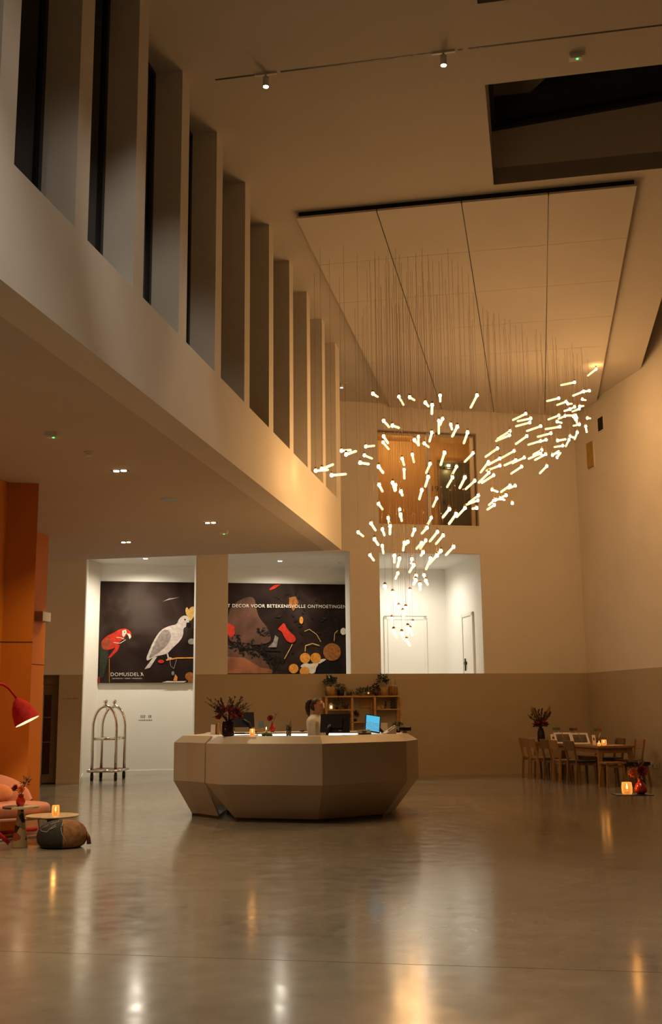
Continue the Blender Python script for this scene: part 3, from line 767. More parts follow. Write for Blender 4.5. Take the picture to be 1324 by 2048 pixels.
def P2(x, y): return onA(430+x/4.729, 1100+y/4.729, NM)
def chaikin(P_):
    out = []
    for (xa, ya), (xb, yb) in zip(P_, P_[1:] + P_[:1]): out += [(xa*.75+xb*.25, ya*.75+yb*.25), (xa*.25+xb*.75, ya*.25+yb*.75)]
    return out
def printed(name, m, polys, T):
    _layer[0] += 1; n = NM - .0012*_layer[0]
    many = len(polys) > 20; mb = MB(); o = None
    for pl in polys:
        if not many: mb = MB()
        for q_ in (pl[1] if pl[0] == 'S' else [pl]):
            if pl[0] != 'S' and 6 < len(q_): q_ = chaikin(chaikin(q_))
            pts = [T(*q) for q in q_]; pts = [(s, n, min(max(z, zB_+.005), zT_-.005)) for s, z in pts]
            mb.poly(pts[::-1])
        if not many: o = mb.build(name, m, mural)
    if many: o = tag(mb.build(name, m, mural), kind='stuff')
    return o
def circ(x, y, rx, ry=None, k=14): ry = ry or rx; return [(x+rx*cos(2*pi*i/k), y+ry*sin(2*pi*i/k)) for i in range(k)]
def stroke(pts, w):
    out = []
    for (xa, ya), (xb, yb) in zip(pts, pts[1:]):
        d_ = sqrt((xb-xa)**2+(yb-ya)**2) or 1; nx, ny = -(yb-ya)/d_*w/2, (xb-xa)/d_*w/2
        out.append([(xa+nx, ya+ny), (xb+nx, yb+ny), (xb-nx, yb-ny), (xa-nx, ya-ny)])
    return [('S', out)]
c_red = pcol('red', (.40, .025, .012)); c_rust = pcol('rust', (.25, .05, .02)); c_white = pcol('white', (.42, .36, .33), .2)
c_grey = pcol('grey', (.20, .165, .15), .3); c_yel = pcol('yellow', (.48, .30, .09)); c_dark = pcol('dark', (.006, .004, .004))
c_green = pcol('green', (.025, .03, .02)); c_or = pcol('orange', (.55, .22, .035)); c_pump = pcol('pumpkin', (.24, .085, .02), .4)
c_sky = pcol('sky', (.085, .038, .024), .35, 3); c_sky2 = pcol('sunset', (.20, .07, .03), .4, 3); c_cream = pcol('cream', (.55, .48, .38), .15)
c_leaf = pcol('leaf', (.012, .010, .007)); c_txt = mat('print_lettering', (.62, .55, .50), .5, var=.02)
# first half: red parrot and pale crested bird on a perch
printed('printed_tail', c_green, [[(108,1050),(200,1100),(195,1230),(145,1400),(105,1420)]], P1)
printed('printed_red_bird', c_red, [[(130,1000),(180,950),(260,915),(330,870),(400,865),(450,900),(460,940),(435,985),(425,940),(395,930),(390,960),(330,1010),(300,1060),(250,1090),(160,1110),(120,1060)],
        [(300,1040),(330,1050),(305,1110),(225,1190),(195,1190),(260,1110)]], P1)
printed('printed_wing', c_rust, [[(135,1010),(190,965),(240,990),(230,1060),(165,1105),(125,1060)]], P1)
printed('printed_face', c_cream, [[(355,890),(398,880),(405,910),(372,962),(355,940)], [(402,918),(440,925),(456,958),(436,985),(425,950)]] + stroke([(290,965),(340,968),(380,985)], 6) + stroke([(260,1020),(330,1030),(395,990)], 6), P1)
printed('printed_pale_bird', c_white, [[(880,835),(960,822),(980,760),(1030,720),(1085,730),(1100,790),(1060,850),(1030,860),(1030,940),(990,1010),(900,1090),(860,1140),(830,1150),(700,1180),(630,1230),(620,1190),(650,1120),(700,1000),(780,880)],
        [(700,1180),(740,1180),(660,1300),(600,1315),(640,1260)]] + stroke([(850,1130),(865,1190),(900,1195)], 16) + stroke([(865,1185),(850,1225)], 10), P1)
printed('printed_wing', c_grey, [[(780,900),(850,870),(900,930),(880,1010),(820,1090),(700,1170),(640,1210),(700,1060)]], P1)
printed('printed_crest', c_yel, [[(1085,735),(1060,715),(1050,650),(1075,625),(1085,665),(1115,625),(1160,622),(1165,690),(1130,765),(1100,790)]], P1)
printed('printed_beak', c_dark, [[(1065,800),(1108,800),(1113,840),(1080,862),(1060,840)], circ(1048, 768, 9), circ(382, 905, 6)], P1)
printed('printed_perch', c_or, stroke([(840,1215),(960,1192),(1160,1190)], 14) + stroke([(212,1200),(212,1470)], 5) + [[(920,1440),(940,1370),(965,1400),(960,1445)]], P1)
printed('printed_feather', c_grey, [[(800,570),(870,535),(990,522),(880,550)], circ(915, 1360, 16, 24)] + stroke([(880,1205),(890,1280),(925,1310),(955,1205)], 6) + [circ(1120, 1010, 40, 34)], P1)
printed('printed_cloth', c_cream, [[(790,1462),(850,1445),(960,1448),(1065,1445),(1040,1465)]], P1)
printed('printed_fruit', c_pump, [circ(1100, 1395, 52, 48), circ(1115, 1450, 36, 18)], P1)
printed('printed_red_flower', c_red, [circ(783, 1230, 34, 20), [(95,1400),(105,1395),(108,1470),(92,1470)]], P1)
# second half: still life
printed('printed_sky', c_sky, [[(118,560),(230,470),(370,430),(390,560),(420,650),(490,720),(540,850),(480,890),(330,900),(118,900)], [(118,900),(330,900),(480,1040),(540,1165),(118,1165)]], P2)
printed('printed_sunset', c_sky2, [[(118,1010),(280,1020),(430,1110),(540,1130),(540,1168),(118,1168)]], P2)
rl = random.Random(5)
lv = []
def lf(x, y, L_, a): 
    c_, s_ = cos(a), sin(a); return [(x+c_*u-s_*v, y+s_*u+c_*v) for u, v in ((-L_, 0), (-L_*.3, L_*.38), (L_*.4, L_*.3), (L_, 0), (L_*.4, -L_*.32), (-L_*.3, -L_*.36))]
for _ in range(42):
    t_ = rl.random(); gx, gy = 150+t_*480, 840+t_*190+rl.uniform(-60, 90)
    for q_ in range(4): lv.append(lf(gx+rl.uniform(-34,34), gy+rl.uniform(-28,28), rl.uniform(14,26), rl.uniform(0, 3.1)))
for _ in range(26): lv.append(lf(rl.uniform(400,520), rl.uniform(735,815), rl.uniform(14,24), rl.uniform(0,3.1)))
for _ in range(60): lv.append(lf(rl.uniform(560,1220), rl.uniform(400,1000), rl.uniform(14,30), rl.uniform(0,3.1)))
printed('printed_leaves', c_leaf, lv + stroke([(118,885),(250,930),(420,945),(620,950)], 14), P2)
printed('printed_red_bird', c_red, [[(650,685),(668,720),(700,770),(770,830),(750,878),(690,876),(650,820),(630,770),(588,750),(620,720)], [(120,690),(180,720),(188,790),(150,830),(118,800)], [(510,372),(560,332),(620,326),(570,362),(520,382)]], P2)
printed('printed_pale_bird', c_grey, [[(568,805),(598,830),(580,920),(500,920),(550,870)]], P2)
printed('printed_pumpkin', c_pump, [circ(1105, 965, 85, 84, 18), [(700,450),(760,440),(790,500),(740,580),(700,520)]], P2)
printed('printed_cloth', c_cream, [[(790,1110),(850,1062),(905,1085),(1000,1028),(1065,1032),(985,1075),(955,1110),(945,1170),(880,1170),(890,1110)], circ(1212, 770, 28, 34)], P2)
printed('printed_basket', c_dark, [[(975,1075),(1180,1060),(1225,1168),(960,1168)]], P2)
printed('printed_oranges', c_or, [circ(850,1022,50), circ(950,1022,50), circ(742,1122,46), circ(845,1150,46), circ(815, 665, 18, 36)], P2)
printed('printed_stems', c_yel, stroke([(850,960),(855,905),(920,885),(985,905)], 9) + stroke([(845,770),(890,750),(960,800),(1000,870)], 6) + stroke([(1125,860),(1130,790),(1160,760)], 6) + stroke([(655,1030),(710,930),(730,890)], 7), P2)
nT = NM - .0012*(_layer[0]+2)
def fit_text(body, px0, px1, py, name, spacing=1.0):
    s0, z0 = onA(px0, py, NM); s1, _ = onA(px1, py, NM)
    def xmax(b_):
        o = text(b_, 1.0, c_txt, 'tmp', spacing=spacing); r = max(v.co.x for v in o.data.vertices); l_ = min(v.co.x for v in o.data.vertices)
        bpy.data.objects.remove(o); return r, l_
    full, left = xmax(body); k = (s1-s0)/(full-left); ws = body.split(' '); pre = ''
    for w_ in ws:
        a_ = xmax(pre + w_)[0] - xmax(w_)[0]
        o = text(w_, 1.0, c_txt, name, mural, (s0 + (a_-left)*k, nT, z0), spacing=spacing); o.scale = (k, k, 1)
        pre += w_ + ' '
fit_text('DOMUSDEL', 221.3, 278.3, 1352.3, 'printed_name', 1.12); fit_text('A', 281.2, 287.3, 1352.3, 'printed_name')
printed('printed_mark', c_txt, [[(558,1350),(568,1362),(580,1350),(569,1377)]], lambda x, y: onA(180+(x-2)/5.517, 1100+(y-4)/5.517, NM))
fit_text('ONTMOETEN * VIEREN * HERDENKEN', 224.5, 284, 1358.2, 'printed_tagline', 1.1)
fit_text('HET DECOR VOOR BETEKENISVOLLE ONTMOETINGEN', 442.5, 692, 1214.5, 'printed_slogan', 1.10)

# ================================================================== RECEPTION DESK
TOPZ, RIMZ, BELTZ = 1.145, 1.05, .51
def faceted(root, belt, base, inner, closed_tail):
    """one upright panel, one lower panel and one bevel per facet, each its own piece; belt/base/inner: plan points"""
    n = len(belt); T = .02
    for i in range(n-1):
        a_, b_ = belt[i], belt[i+1]; c_, d_ = base[i], base[i+1]; e_, f_ = inner[i], inner[i+1]
        def slab(pts, name, m):
            nrm = (Vector(pts[1])-Vector(pts[0])).cross(Vector(pts[3])-Vector(pts[0])).normalized()*.025
            mb = MB(); bk = [tuple(Vector(p)-nrm) for p in pts]
            mb.add([*pts, *bk], [(0,1,2,3),(7,6,5,4),(0,4,5,1),(1,5,6,2),(2,6,7,3),(3,7,4,0)]); mb.build(name, m, root)
        slab([(*a_, BELTZ), (*b_, BELTZ), (*b_, RIMZ), (*a_, RIMZ)], 'front_panel', M['desk'])
        slab([(*c_, .04), (*d_, .04), (*b_, BELTZ), (*a_, BELTZ)], 'lower_panel', M['desk'])
        slab([(*a_, RIMZ), (*b_, RIMZ), (*f_, TOPZ), (*e_, TOPZ)], 'bevel', M['desk'])
def xy(p): return (p.x, p.y)
belt = [xy(onz(x, y, BELTZ)) for x, y in ((411, 1566), (440, 1569), (645, 1571), (814.5, 1561), (837.5, 1554))]
belt = [(-1.56, 16.1)] + belt + [(1.16, 17.1)]
def offset(pts, d):
    """inward parallel offset of an open chain (inside lies to the left of the walk)"""
    out = []; n = len(pts); V = [Vector(p) for p in pts]
    def nrm(a, b): t = (b-a).normalized(); return Vector((-t.y, t.x))
    for i in range(n):
        if i == 0: out.append(tuple(V[0] + nrm(V[0], V[1])*d)); continue
        if i == n-1: out.append(tuple(V[-1] + nrm(V[-2], V[-1])*d)); continue
        a_, b_ = nrm(V[i-1], V[i]), nrm(V[i], V[i+1]); m_ = (a_+b_).normalized()
        out.append(tuple(V[i] + m_*(d/max(.3, m_.dot(a_)))))
    return out
base = offset(belt, .36); inner = offset(belt, .15)
root = thing('reception_desk', 'large faceted beige reception desk with sloping lower panels in the hall', 'desk')
faceted(root, belt, base, inner, True)
ctr = Vector((-.3, 17.2))
inn2 = [tuple(Vector(p) + (ctr-Vector(p)).normalized()*.42) for p in inner]
ct = MB()
for i in range(len(inner)-1):
    pts = [inner[i], inner[i+1], inn2[i+1], inn2[i]]; ct.prism(pts, TOPZ-.04, TOPZ)
ct.build('counter_top', M['desktop'], root)
iw = MB()
for i in range(len(inner)-1):
    p, q = inn2[i], inn2[i+1]; iw.add([(*p, .04), (*q, .04), (*q, TOPZ-.04), (*p, TOPZ-.04)], [(0,1,2,3)])
iw.build('inner_panel', M['desk'], root)
pl = MB(); pl.prism([tuple(Vector(p) + (ctr-Vector(p)).normalized()*.05) for p in base[1:-1]] + [(.9, 17.2), (-1.6, 16.5)], 0, .05); pl.build('plinth', M['frame_dark'], root)
# left-hand pod and back counter with the lit strip
belt2 = [xy(onz(x, y, BELTZ)) for x, y in ((347, 1561), (373, 1562))]
belt2 = [(-2.12, 17.3)] + belt2 + [(-1.81, 15.42)]
base2 = offset(belt2, .24); inn_ = offset(belt2, .11)
root2 = thing('back_counter', 'faceted beige side pod and back counter with a lit edge behind the desk', 'counter')
faceted(root2, belt2, base2, inn_, False)
b_ = MB(); b_.prism([inn_[0], inn_[1], inn_[2], inn_[3], (-1.62, 16.4), (-1.62, 17.3)], TOPZ-.04, TOPZ); b_.build('pod_top', M['desktop'], root2)
b_ = MB(); b_.prism([tuple(Vector(q)*1.0) for q in (base2[1], base2[2], base2[3], (-1.6, 17.2), base2[0])], 0, .05); b_.build('plinth', M['frame_dark'], root2)
BY = 17.35
b_ = MB(); b_.box(-2.0, .98, BY+.02, BY+.55, 0, 1.085); b_.build('counter_body', M['desk'], root2)
b_ = MB(); b_.box(-2.05, 1.0, BY-.05, BY+.6, 1.125, 1.15); b_.build('counter_top', M['desktop'], root2)
b_ = MB(); b_.box(-1.95, .72, BY-.01, BY+.02, 1.087, 1.123); b_.build('led_strip', M['led'], root2)

# ================================================================== SMALL HELPERS FOR OBJECTS
def foliage(root, c, spread, n, m, L=(.06, .12), w=.5, seed=1, name='foliage', droop=.0):
    r = random.Random(seed); mb = MB()
    for _ in range(n):
        a = r.uniform(0, 2*pi); e = r.uniform(-.3, 1.0)
        d = Vector((cos(a)*cos(e), sin(a)*cos(e), sin(e)-droop)); q = r.random()**.5
        p = Vector(c) + Vector((d.x*spread[0]*q, d.y*spread[1]*q, d.z*spread[2]*q))
        ll = r.uniform(*L); mb.leaf(p, d + Vector((r.uniform(-.4,.4), r.uniform(-.4,.4), r.uniform(-.3,.4))), ll, ll*w)
    return tag(mb.build(name, m, root), kind='stuff')
def stems(root, c, tips, m, r0=.003, name='stems', sag=.2):
    mb = MB()
    for t in tips:
        p, q = Vector(c), Vector(t); md = (p+q)/2 + Vector((0,0,(q-p).length*sag*.5))
        mb.tube([p, md, q], [r0*1.3, r0, r0*.6], 5)
    return tag(mb.build(name, m, root), kind='stuff')
def blossom(root, c, r, m, name='flower', axis=(0,0,1)):
    mb = MB(); ax = Vector(axis).normalized(); q = Vector((0,0,1)).rotation_difference(ax); rg = random.Random(int(c[0]*997+c[2]*131))
    for ring, (k, rr, el) in enumerate(((10, 1.0, .25), (9, .9, .6), (7, .75, .95), (5, .5, 1.2))):
        for i in range(k):
            a = 2*pi*i/k + ring*.4; d = q @ Vector((cos(a)*cos(el), sin(a)*cos(el), sin(el)))
            mb.leaf(Vector(c), d, r*rr, r*1.05, tuple(ax))
    mb.ball(c, (r*.28, r*.28, r*.28), 7, 5)
    return mb.build(name, m, root)
def vase(root, prof, m, name='vase', seg=20): return MB().lathe(prof, seg, capped=True).build(name, m, root)
def candle(name, p, label, r, h, power, wax=.6, group=None, glass='amberglass'):
    t = thing(name, label, 'candle', p, 0, group)
    MB().lathe([(r*.85, 0), (r, h*.15), (r*1.02, h*.6), (r*.92, h), (r*.86, h), (r*.95, h*.6), (r*.92, h*.15), (r*.75, .006)], 18, capped=True).build('glass_cup', M[glass], t)
    MB().lathe([(r*.7, .008), (r*.72, h*.3*wax+.01), (.003, h*.3*wax+.012), (.002, h*.3*wax+.03)], 14).build('wax', M['wax'], t)
    z = h*.3*wax+.03
    MB().lathe([(.001, z-.004), (r*.16, z+.01), (r*.13, z+.022), (.0008, z+.05)], 8).build('flame', M['flame'], t)
    lamp('candle_light', 'POINT', (p[0], p[1], p[2]+h+.03), power*.45, ORANGE, t, radius=.02)
    return t
def zp(px, py, y): return aty(px, py, y).z
def xp(px, y, py=1450): return aty(px, py, y).x

# ================================================================== PERSON AT THE DESK
def person():
    loc = Vector((xp(630, 16.25), 16.25, 0)); rz = radians(-22)
    H = 1.0
    J = {}; order = []; E_ = []; R_ = []
    def v(name, p, r, par=None):
        J[name] = len(order); order.append(p); R_.append(r)
        if par is not None: E_.append((J[par], J[name]))
    v('pelvis', (0,0,.93), (.15,.12)); v('waist', (0,0,1.06), (.115,.095), 'pelvis'); v('chest', (.01,0,1.24), (.13,.10), 'waist'); v('upper', (0,0,1.33), (.12,.085), 'chest')
    v('neckb', (.005,0,1.395), (.055,.055), 'upper'); v('neck', (.025,0,1.445), (.046,.046), 'neckb')
    v('jaw', (.055,0,1.50), (.056,.052), 'neck'); v('skull', (.055,0,1.555), (.082,.072), 'jaw'); v('crown', (.045,0,1.595), (.068,.062), 'skull')
    for s, nm in ((1,'l'), (-1,'r')):
        v('hip'+nm, (0,s*.09,.88), (.095,.095), 'pelvis'); v('knee'+nm, (.015,s*.09,.48), (.058,.058), 'hip'+nm); v('ankle'+nm, (-.01,s*.09,.09), (.036,.036), 'knee'+nm)
        v('heel'+nm, (-.01,s*.09,.045), (.038,.038), 'ankle'+nm); v('toe'+nm, (.15,s*.10,.03), (.032,.028), 'heel'+nm)
        v('sho'+nm, (.0,s*.165,1.335), (.062,.06), 'upper'); v('elb'+nm, (.04,s*.215,1.08), (.046,.046), 'sho'+nm)
        v('wri'+nm, (.27,s*.14,.865), (.028,.024), 'elb'+nm); v('palm'+nm, (.325,s*.13,.825), (.034,.017), 'wri'+nm); v('knk'+nm, (.362,s*.13,.815), (.036,.014), 'palm'+nm)
        for i, (o, L) in enumerate(((-.028,.05), (-.009,.06), (.010,.056), (.028,.044))):
            v('f%d%s' % (i, nm), (.385, s*.13+o, .812), (.0085,.0085), 'knk'+nm); v('g%d%s' % (i, nm), (.385+L*.55, s*.13+o*1.1, .803), (.008,.008), 'f%d%s' % (i, nm)); v('h%d%s' % (i, nm), (.385+L*.9, s*.13+o*1.15, .791), (.007,.007), 'g%d%s' % (i, nm))
        v('t0'+nm, (.335, s*.13-s*.038, .818), (.010,.010), 'palm'+nm); v('t1'+nm, (.372, s*.13-s*.055, .805), (.009,.009), 't0'+nm)
    me = bpy.data.meshes.new('body'); me.from_pydata(order, E_, [])
    o = bpy.data.objects.new('body', me); COL.objects.link(o)
    bpy.context.view_layer.objects.active = o
    sk = o.modifiers.new('skin', 'SKIN'); sk.use_smooth_shade = True
    sd = me.skin_vertices[0].data
    for i, r in enumerate(R_): sd[i].radius = r; sd[i].use_root = (i == 0)
    su = o.modifiers.new('sub', 'SUBSURF'); su.levels = 2; su.render_levels = 2
    bpy.context.view_layer.update()
    e0 = bpy.data.meshes.new_from_object(o.evaluated_get(bpy.context.evaluated_depsgraph_get()))
    bpy.data.objects.remove(o)
    mb = MB(); mb.add([v_.co for v_ in e0.vertices], [tuple(p.vertices) for p in e0.polygons], True)
    mb.ball((.045, 0, 1.572), (.090, .072, .088), 24, 16)          # skull
    mb.ball((.072, 0, 1.525), (.055, .056, .072), 20, 14)          # face and jaw
    mb.ball((.108, 0, 1.474), (.018, .022, .016), 12, 8)           # chin
    mb.ball((.132, 0, 1.532), (.016, .011, .015), 12, 8); mb.tube([(.120, 0, 1.565), (.134, 0, 1.537)], [.007, .010], 8)     # nose
    mb.ball((.116, 0, 1.580), (.014, .045, .010), 12, 8)           # brow
    mb.ball((.118, 0, 1.503), (.012, .022, .009), 12, 8)           # mouth
    for sd_ in (1, -1): mb.ball((.038, sd_*.072, 1.542), (.017, .008, .028), 10, 8)     # ears
    o = mb.build('body', M['skin'])
    rm = o.modifiers.new('remesh', 'REMESH'); rm.mode = 'VOXEL'; rm.voxel_size = .0065; rm.use_smooth_shade = True
    sm_ = o.modifiers.new('smooth', 'SMOOTH'); sm_.iterations = 2
    bpy.context.view_layer.update()
    ev = bpy.data.meshes.new_from_object(o.evaluated_get(bpy.context.evaluated_depsgraph_get()))
    bpy.data.objects.remove(o)
    ev.materials.clear(); ev.materials.append(M['skin'])
    for p in ev.polygons: p.use_smooth = True
    t = thing('person', 'woman with a brown ponytail in a white high-necked blouse working at the desk', 'person', loc, rz)
    body = mk('body', ev, t)
    def shell(name, test, d, m):
        keep = [p for p in ev.polygons if test(p.center)]
        ids = sorted({i for p in keep for i in p.vertices}); mp = {i: k for k, i in enumerate(ids)}
        vs = [ev.vertices[i].co + ev.vertices[i].normal*d for i in ids]
        mb = MB(); mb.sm = True; mb.add(vs, [tuple(mp[i] for i in p.vertices) for p in keep], True); return mb.build(name, m, t)
    shell('blouse', lambda c: (0.90 < c.z < 1.425 or (c.z > .84 and c.x > .13)) and c.x < .262, .014, M['blouse'])
    shell('trousers', lambda c: .10 < c.z < .96 and abs(c.y) < .24 and c.x < .13, .012, M['trousers'])
    shell('shoe', lambda c: c.z < .085 and c.y > 0, .008, M['black']); shell('shoe', lambda c: c.z < .085 and c.y < 0, .008, M['black'])
    full = MB().ball((.036, 0, 1.582), (.098, .082, .092), 28, 18)   # hair swept back into a ponytail
    hb = MB(); keep = []
    for f_ in full.f:
        c = sum((Vector(full.v[k]) for k in f_), Vector())/len(f_)
        if c.x > .055 and c.z < 1.632 - (.10-c.x)*.25: continue
        if c.z < 1.575 and c.x > .015: continue
        keep.append(f_)
    hb.add(full.v, keep, True)
    hair = hb.build('hair', M['hair'], t)
    MB().ball((-.015, 0, 1.535), (.052, .064, .055), 16, 10).build('nape_hair', M['hair'], hair)
    MB().tube([(-.045,0,1.635), (-.082,0,1.628), (-.112,0,1.585), (-.118,0,1.52), (-.108,0,1.45), (-.10,0,1.42), (-.098,0,1.40)], [.020,.032,.040,.040,.030,.016,.004], 12).build('ponytail', M['hair'], hair)
    MB().lathe([(.026, -.006), (.026, .006)], 12, (-.058, 0, 1.634), (-1, 0, -.1)).build('hair_tie', M['black'], hair)
    for sd_ in (1, -1):
        MB().ball((.118, sd_*.028, 1.560), (.010, .013, .007), 8, 6).build('eye', M['black'], body)
        MB().ball((.124, sd_*.030, 1.582), (.008, .020, .004), 8, 6).build('eyebrow', M['hair'], body)
    MB().ball((.126, 0, 1.503), (.007, .020, .006), 8, 6).build('lips', M['lips'], body)
person()

# ================================================================== THINGS ON AND BEHIND THE DESK
def bouquet(name, p, label, vprof, vm, h, spread, flowers, seed, fm='leafdry', nl=170, tips=16, L=(.05, .11), plumes=0, seg=20, fill=.14):
    t = thing(name, label, 'vase', p); vase(t, vprof, M[vm], 'vase', seg)
    foliage(t, (0, 0, vprof[-1][1]+fill*.45), (fill, fill*.8, fill*.75), 260, M[fm], L, .6, seed+50, 'dense_foliage')
    r = random.Random(seed); z0 = vprof[-1][1]
    tp = []
    for i in range(tips):
        a = 2*pi*i/tips + r.uniform(-.2,.2); q = r.uniform(.55, 1.15)
        tp.append((cos(a)*spread*q, sin(a)*spread*q*.8, z0 + h*r.uniform(.35, 1.0)))
    stems(t, (0,0,z0-.03), tp, M['leafdry'], .0035)
    mb = MB()
    for q in tp:
        for _ in range(max(3, nl//tips)):
            k = r.uniform(.35, 1.02); c = Vector((q[0]*k, q[1]*k, z0 + (q[2]-z0)*k + (1-k)*k*.1)); mb.leaf(c, Vector(q)-Vector((0,0,z0)) + Vector((r.uniform(-.2,.2), r.uniform(-.2,.2), r.uniform(-.15,.15))), r.uniform(*L), r.uniform(*L)*.5)
    tag(mb.build('foliage', M[fm], t), kind='stuff')
    for (x, y, z, rr, m) in flowers: blossom(t, (x, y, z), rr, M[m], axis=(x*2, -1, .6))
    for i in range(plumes):
        a = (-.22 if i % 2 == 0 else .2) + r.uniform(-.05,.05); b_ = r.uniform(-.1,.1)
        MB().tube([(0,0,z0), (a*.5, b_*.5, z0+h*.6), (a*.8, b_*.8, z0+h*.85), (a, b_, z0+h*1.18)], [.004,.012,.030,.004], 8).build('plume', M['pampas'], t)
    return t
vp = onz(455, 1473, TOPZ); vp.y += .10
VP = [(.055,0),(.085,.012),(.090,.05),(.090,.17),(.080,.195),(.083,.205)]
bouquet('flower_vase', (vp.x, vp.y, TOPZ), 'ribbed dark glass vase with a large dark red bouquet on the desk', VP, 'darkglass', .32, .28,
        [(-.02,-.14,.30,.040,'pinkflower'),(.09,-.13,.27,.045,'redflower'),(-.12,-.10,.26,.05,'redflower'),(.17,-.05,.27,.05,'redflower'),(.03,-.10,.36,.05,'redflower'),(-.06,-.08,.38,.045,'redflower'),(.12,-.06,.36,.05,'redflower')], 3, nl=460, tips=34, L=(.03, .06), fill=.19)
cp = onz(504, 1472, TOPZ)
candle('candle_holder', (cp.x, cp.y+.05, TOPZ), 'lit amber glass candle on the desk edge right of the bouquet', .037, .10, 1.2)
# tall drink
g0 = onz(577, 1472, TOPZ); t = thing('drink_glass', 'tall tumbler of dark drink with a straw on the desk', 'glass', (g0.x, g0.y+.06, TOPZ))
MB().lathe([(.036,0),(.042,.15),(.0395,.15),(.034,.006)], 18).build('tumbler', M['clearglass'], t)
MB().lathe([(.0335,.007),(.039,.125)], 18).build('drink', M['drink'], t)
MB().tube([(.0,0,.02),(.025,.0,.18),(.03,0,.215)], .004, 6).build('straw', M['black'], t)
# stones with a little cone candle
g0 = onz(532, 1472.5, TOPZ); t = thing('stone_candle', 'small cone candle standing on dark mossy stones at the desk edge', 'candle', (g0.x, g0.y+.06, TOPZ))
for i, (x, y, r) in enumerate(((-.035,0,.03),(.02,-.01,.034),(.065,.0,.022))): MB().ball((x,y,r*.7), (r*1.2,r,r*.75), 9, 6).build('stone', M['leaf'], t)
MB().lathe([(.022,.045),(.015,.085),(.004,.10)], 12).build('wax', M['wax'], t)
MB().lathe([(.002,.10),(.005,.108),(.001,.122)], 8).build('flame', M['flame'], t)
# pod side: brochures and gold bottles
q = B(0,0); yb = 16.55
t = thing('brochure_stand', 'white and red brochures standing behind the bouquet', 'brochures', (xp(428, yb), yb, TOPZ))
for i, (dx, m, hh) in enumerate(((0,'paper',.15),(.03,'flagred',.16))):
    mb = MB(); mb.M = Matrix.Rotation(radians(-12), 4, 'X'); mb.box(-.05+dx, .02+dx, i*.012, i*.012+.004, .005, hh); mb.build('brochure', M[m], t)
MB().box(-.06, .06, -.01, .07, 0, .006).build('stand', M['clearglass'], t)
for i, (px, h_) in enumerate(((437, .155), (442.5, .13))):
    t = thing('gold_bottle', ('taller' if i == 0 else 'shorter') + ' amber bottle candle behind the ribbed vase', 'bottle', (xp(px, 16.45), 16.45 + i*.08, TOPZ))
    MB().lathe([(.02,0),(.022,.02),(.022,h_*.7),(.010,h_*.85),(.010,h_)], 14).build('bottle_body', M['wicker'], t); MB().lathe([(.008,h_),(.004,h_+.02)], 10).build('cap', M['wax'], t)
# monitors
def monitor(name, label, p, rz, w, h, tilt, back=True, arm=None, screen=None, th=.03):
    t = thing(name, label, 'monitor', p, rz)
    Mx = Matrix.Translation((0,0,0)) @ Matrix.Rotation(tilt, 4, 'X')
    def b(x0,x1,y0,y1,z0,z1): mb = MB(); mb.M = Mx; mb.box(x0,x1,y0,y1,z0,z1); return mb
    b(-w/2, w/2, 0, th, -h/2, h/2).build('casing', M['black'], t)
    if screen:
        sc = b(-w/2+.012, w/2-.012, -.003, 0, -h/2+.012, h/2-.012).build('screen', screen, t)
    return t, Mx
yb = 16.0; c = aty(671, 1447, yb)
t, Mx = monitor('computer_monitor', 'wide black monitor seen from behind beside the woman', c, radians(168), .44, .27, radians(14))
mb = MB(); mb.M = Mx; mb.box(-.11, .11, .03, .06, -.08, .06); mb.build('rear_bulge', M['black'], t)
mb = MB(); mb.M = Mx; mb.box(-.10, -.06, .031, .034, -.115, -.108); mb.build('badge', M['white_metal'], t)
MB().tube([(.06,.06,-.02),(.10,.09,-.10),(.12,.05, -.20),(.12,.0,TOPZ-c.z-.38)], [.03,.028,.022,.02], 8).build('neck', M['black'], t)
MB().lathe([(.12, TOPZ-c.z-.39),(.12,TOPZ-c.z-.375),(.03,TOPZ-c.z-.36)], 20, (.12,0,0)).build('foot', M['black'], t)
# worktop that carries the screens, below the counter edge
WZ = .765
b_ = MB(); b_.prism([inn2[1], inn2[2], inn2[3], inn2[4], inn2[5], tuple(Vector(inn2[5]) + Vector((-.30, .25))), tuple(Vector(inn2[4]) + Vector((-.40,.28))), tuple(Vector(inn2[3])+Vector((0,.48))), tuple(Vector(inn2[2])+Vector((.15,.42))), tuple(Vector(inn2[1])+Vector((.35,.2)))], WZ-.03, WZ)
b_.build('worktop', M['desktop'], root)
MB().box(-.06, .58, 15.55, 16.33, WZ-.03, WZ-.0005).build('worktop_return', M['desktop'], root)
t = thing('keyboard', 'dark keyboard under the hands of the woman behind the desk', 'keyboard', (.145, 16.10, WZ), radians(68))
MB().box(-.17, .17, -.06, .06, 0, .014).build('keyboard_base', M['black'], t); MB().box(-.16, .16, -.05, .05, .014, .018).build('keys', M['grey_metal'], t)
yb = 16.35; c = aty(486, 1440, yb)
t, Mx = monitor('computer_monitor', 'black monitor on a bent arm half hidden behind the bouquet', c, radians(195), .33, .22, radians(16))
MB().tube([(0,.04,0),(-.08,.08,-.05),(-.12,.03,-.16),(-.13,.0,-.22)], [.02,.024,.022,.03], 8).build('arm', M['black'], t)
MB().lathe([(.06, -.25),(.05,-.225)], 16, (-.13,0,0)).build('foot', M['black'], t)
MB().box(-.02, .12, -.02, .06, -.20, -.185).build('cable_tray', M['black'], t)
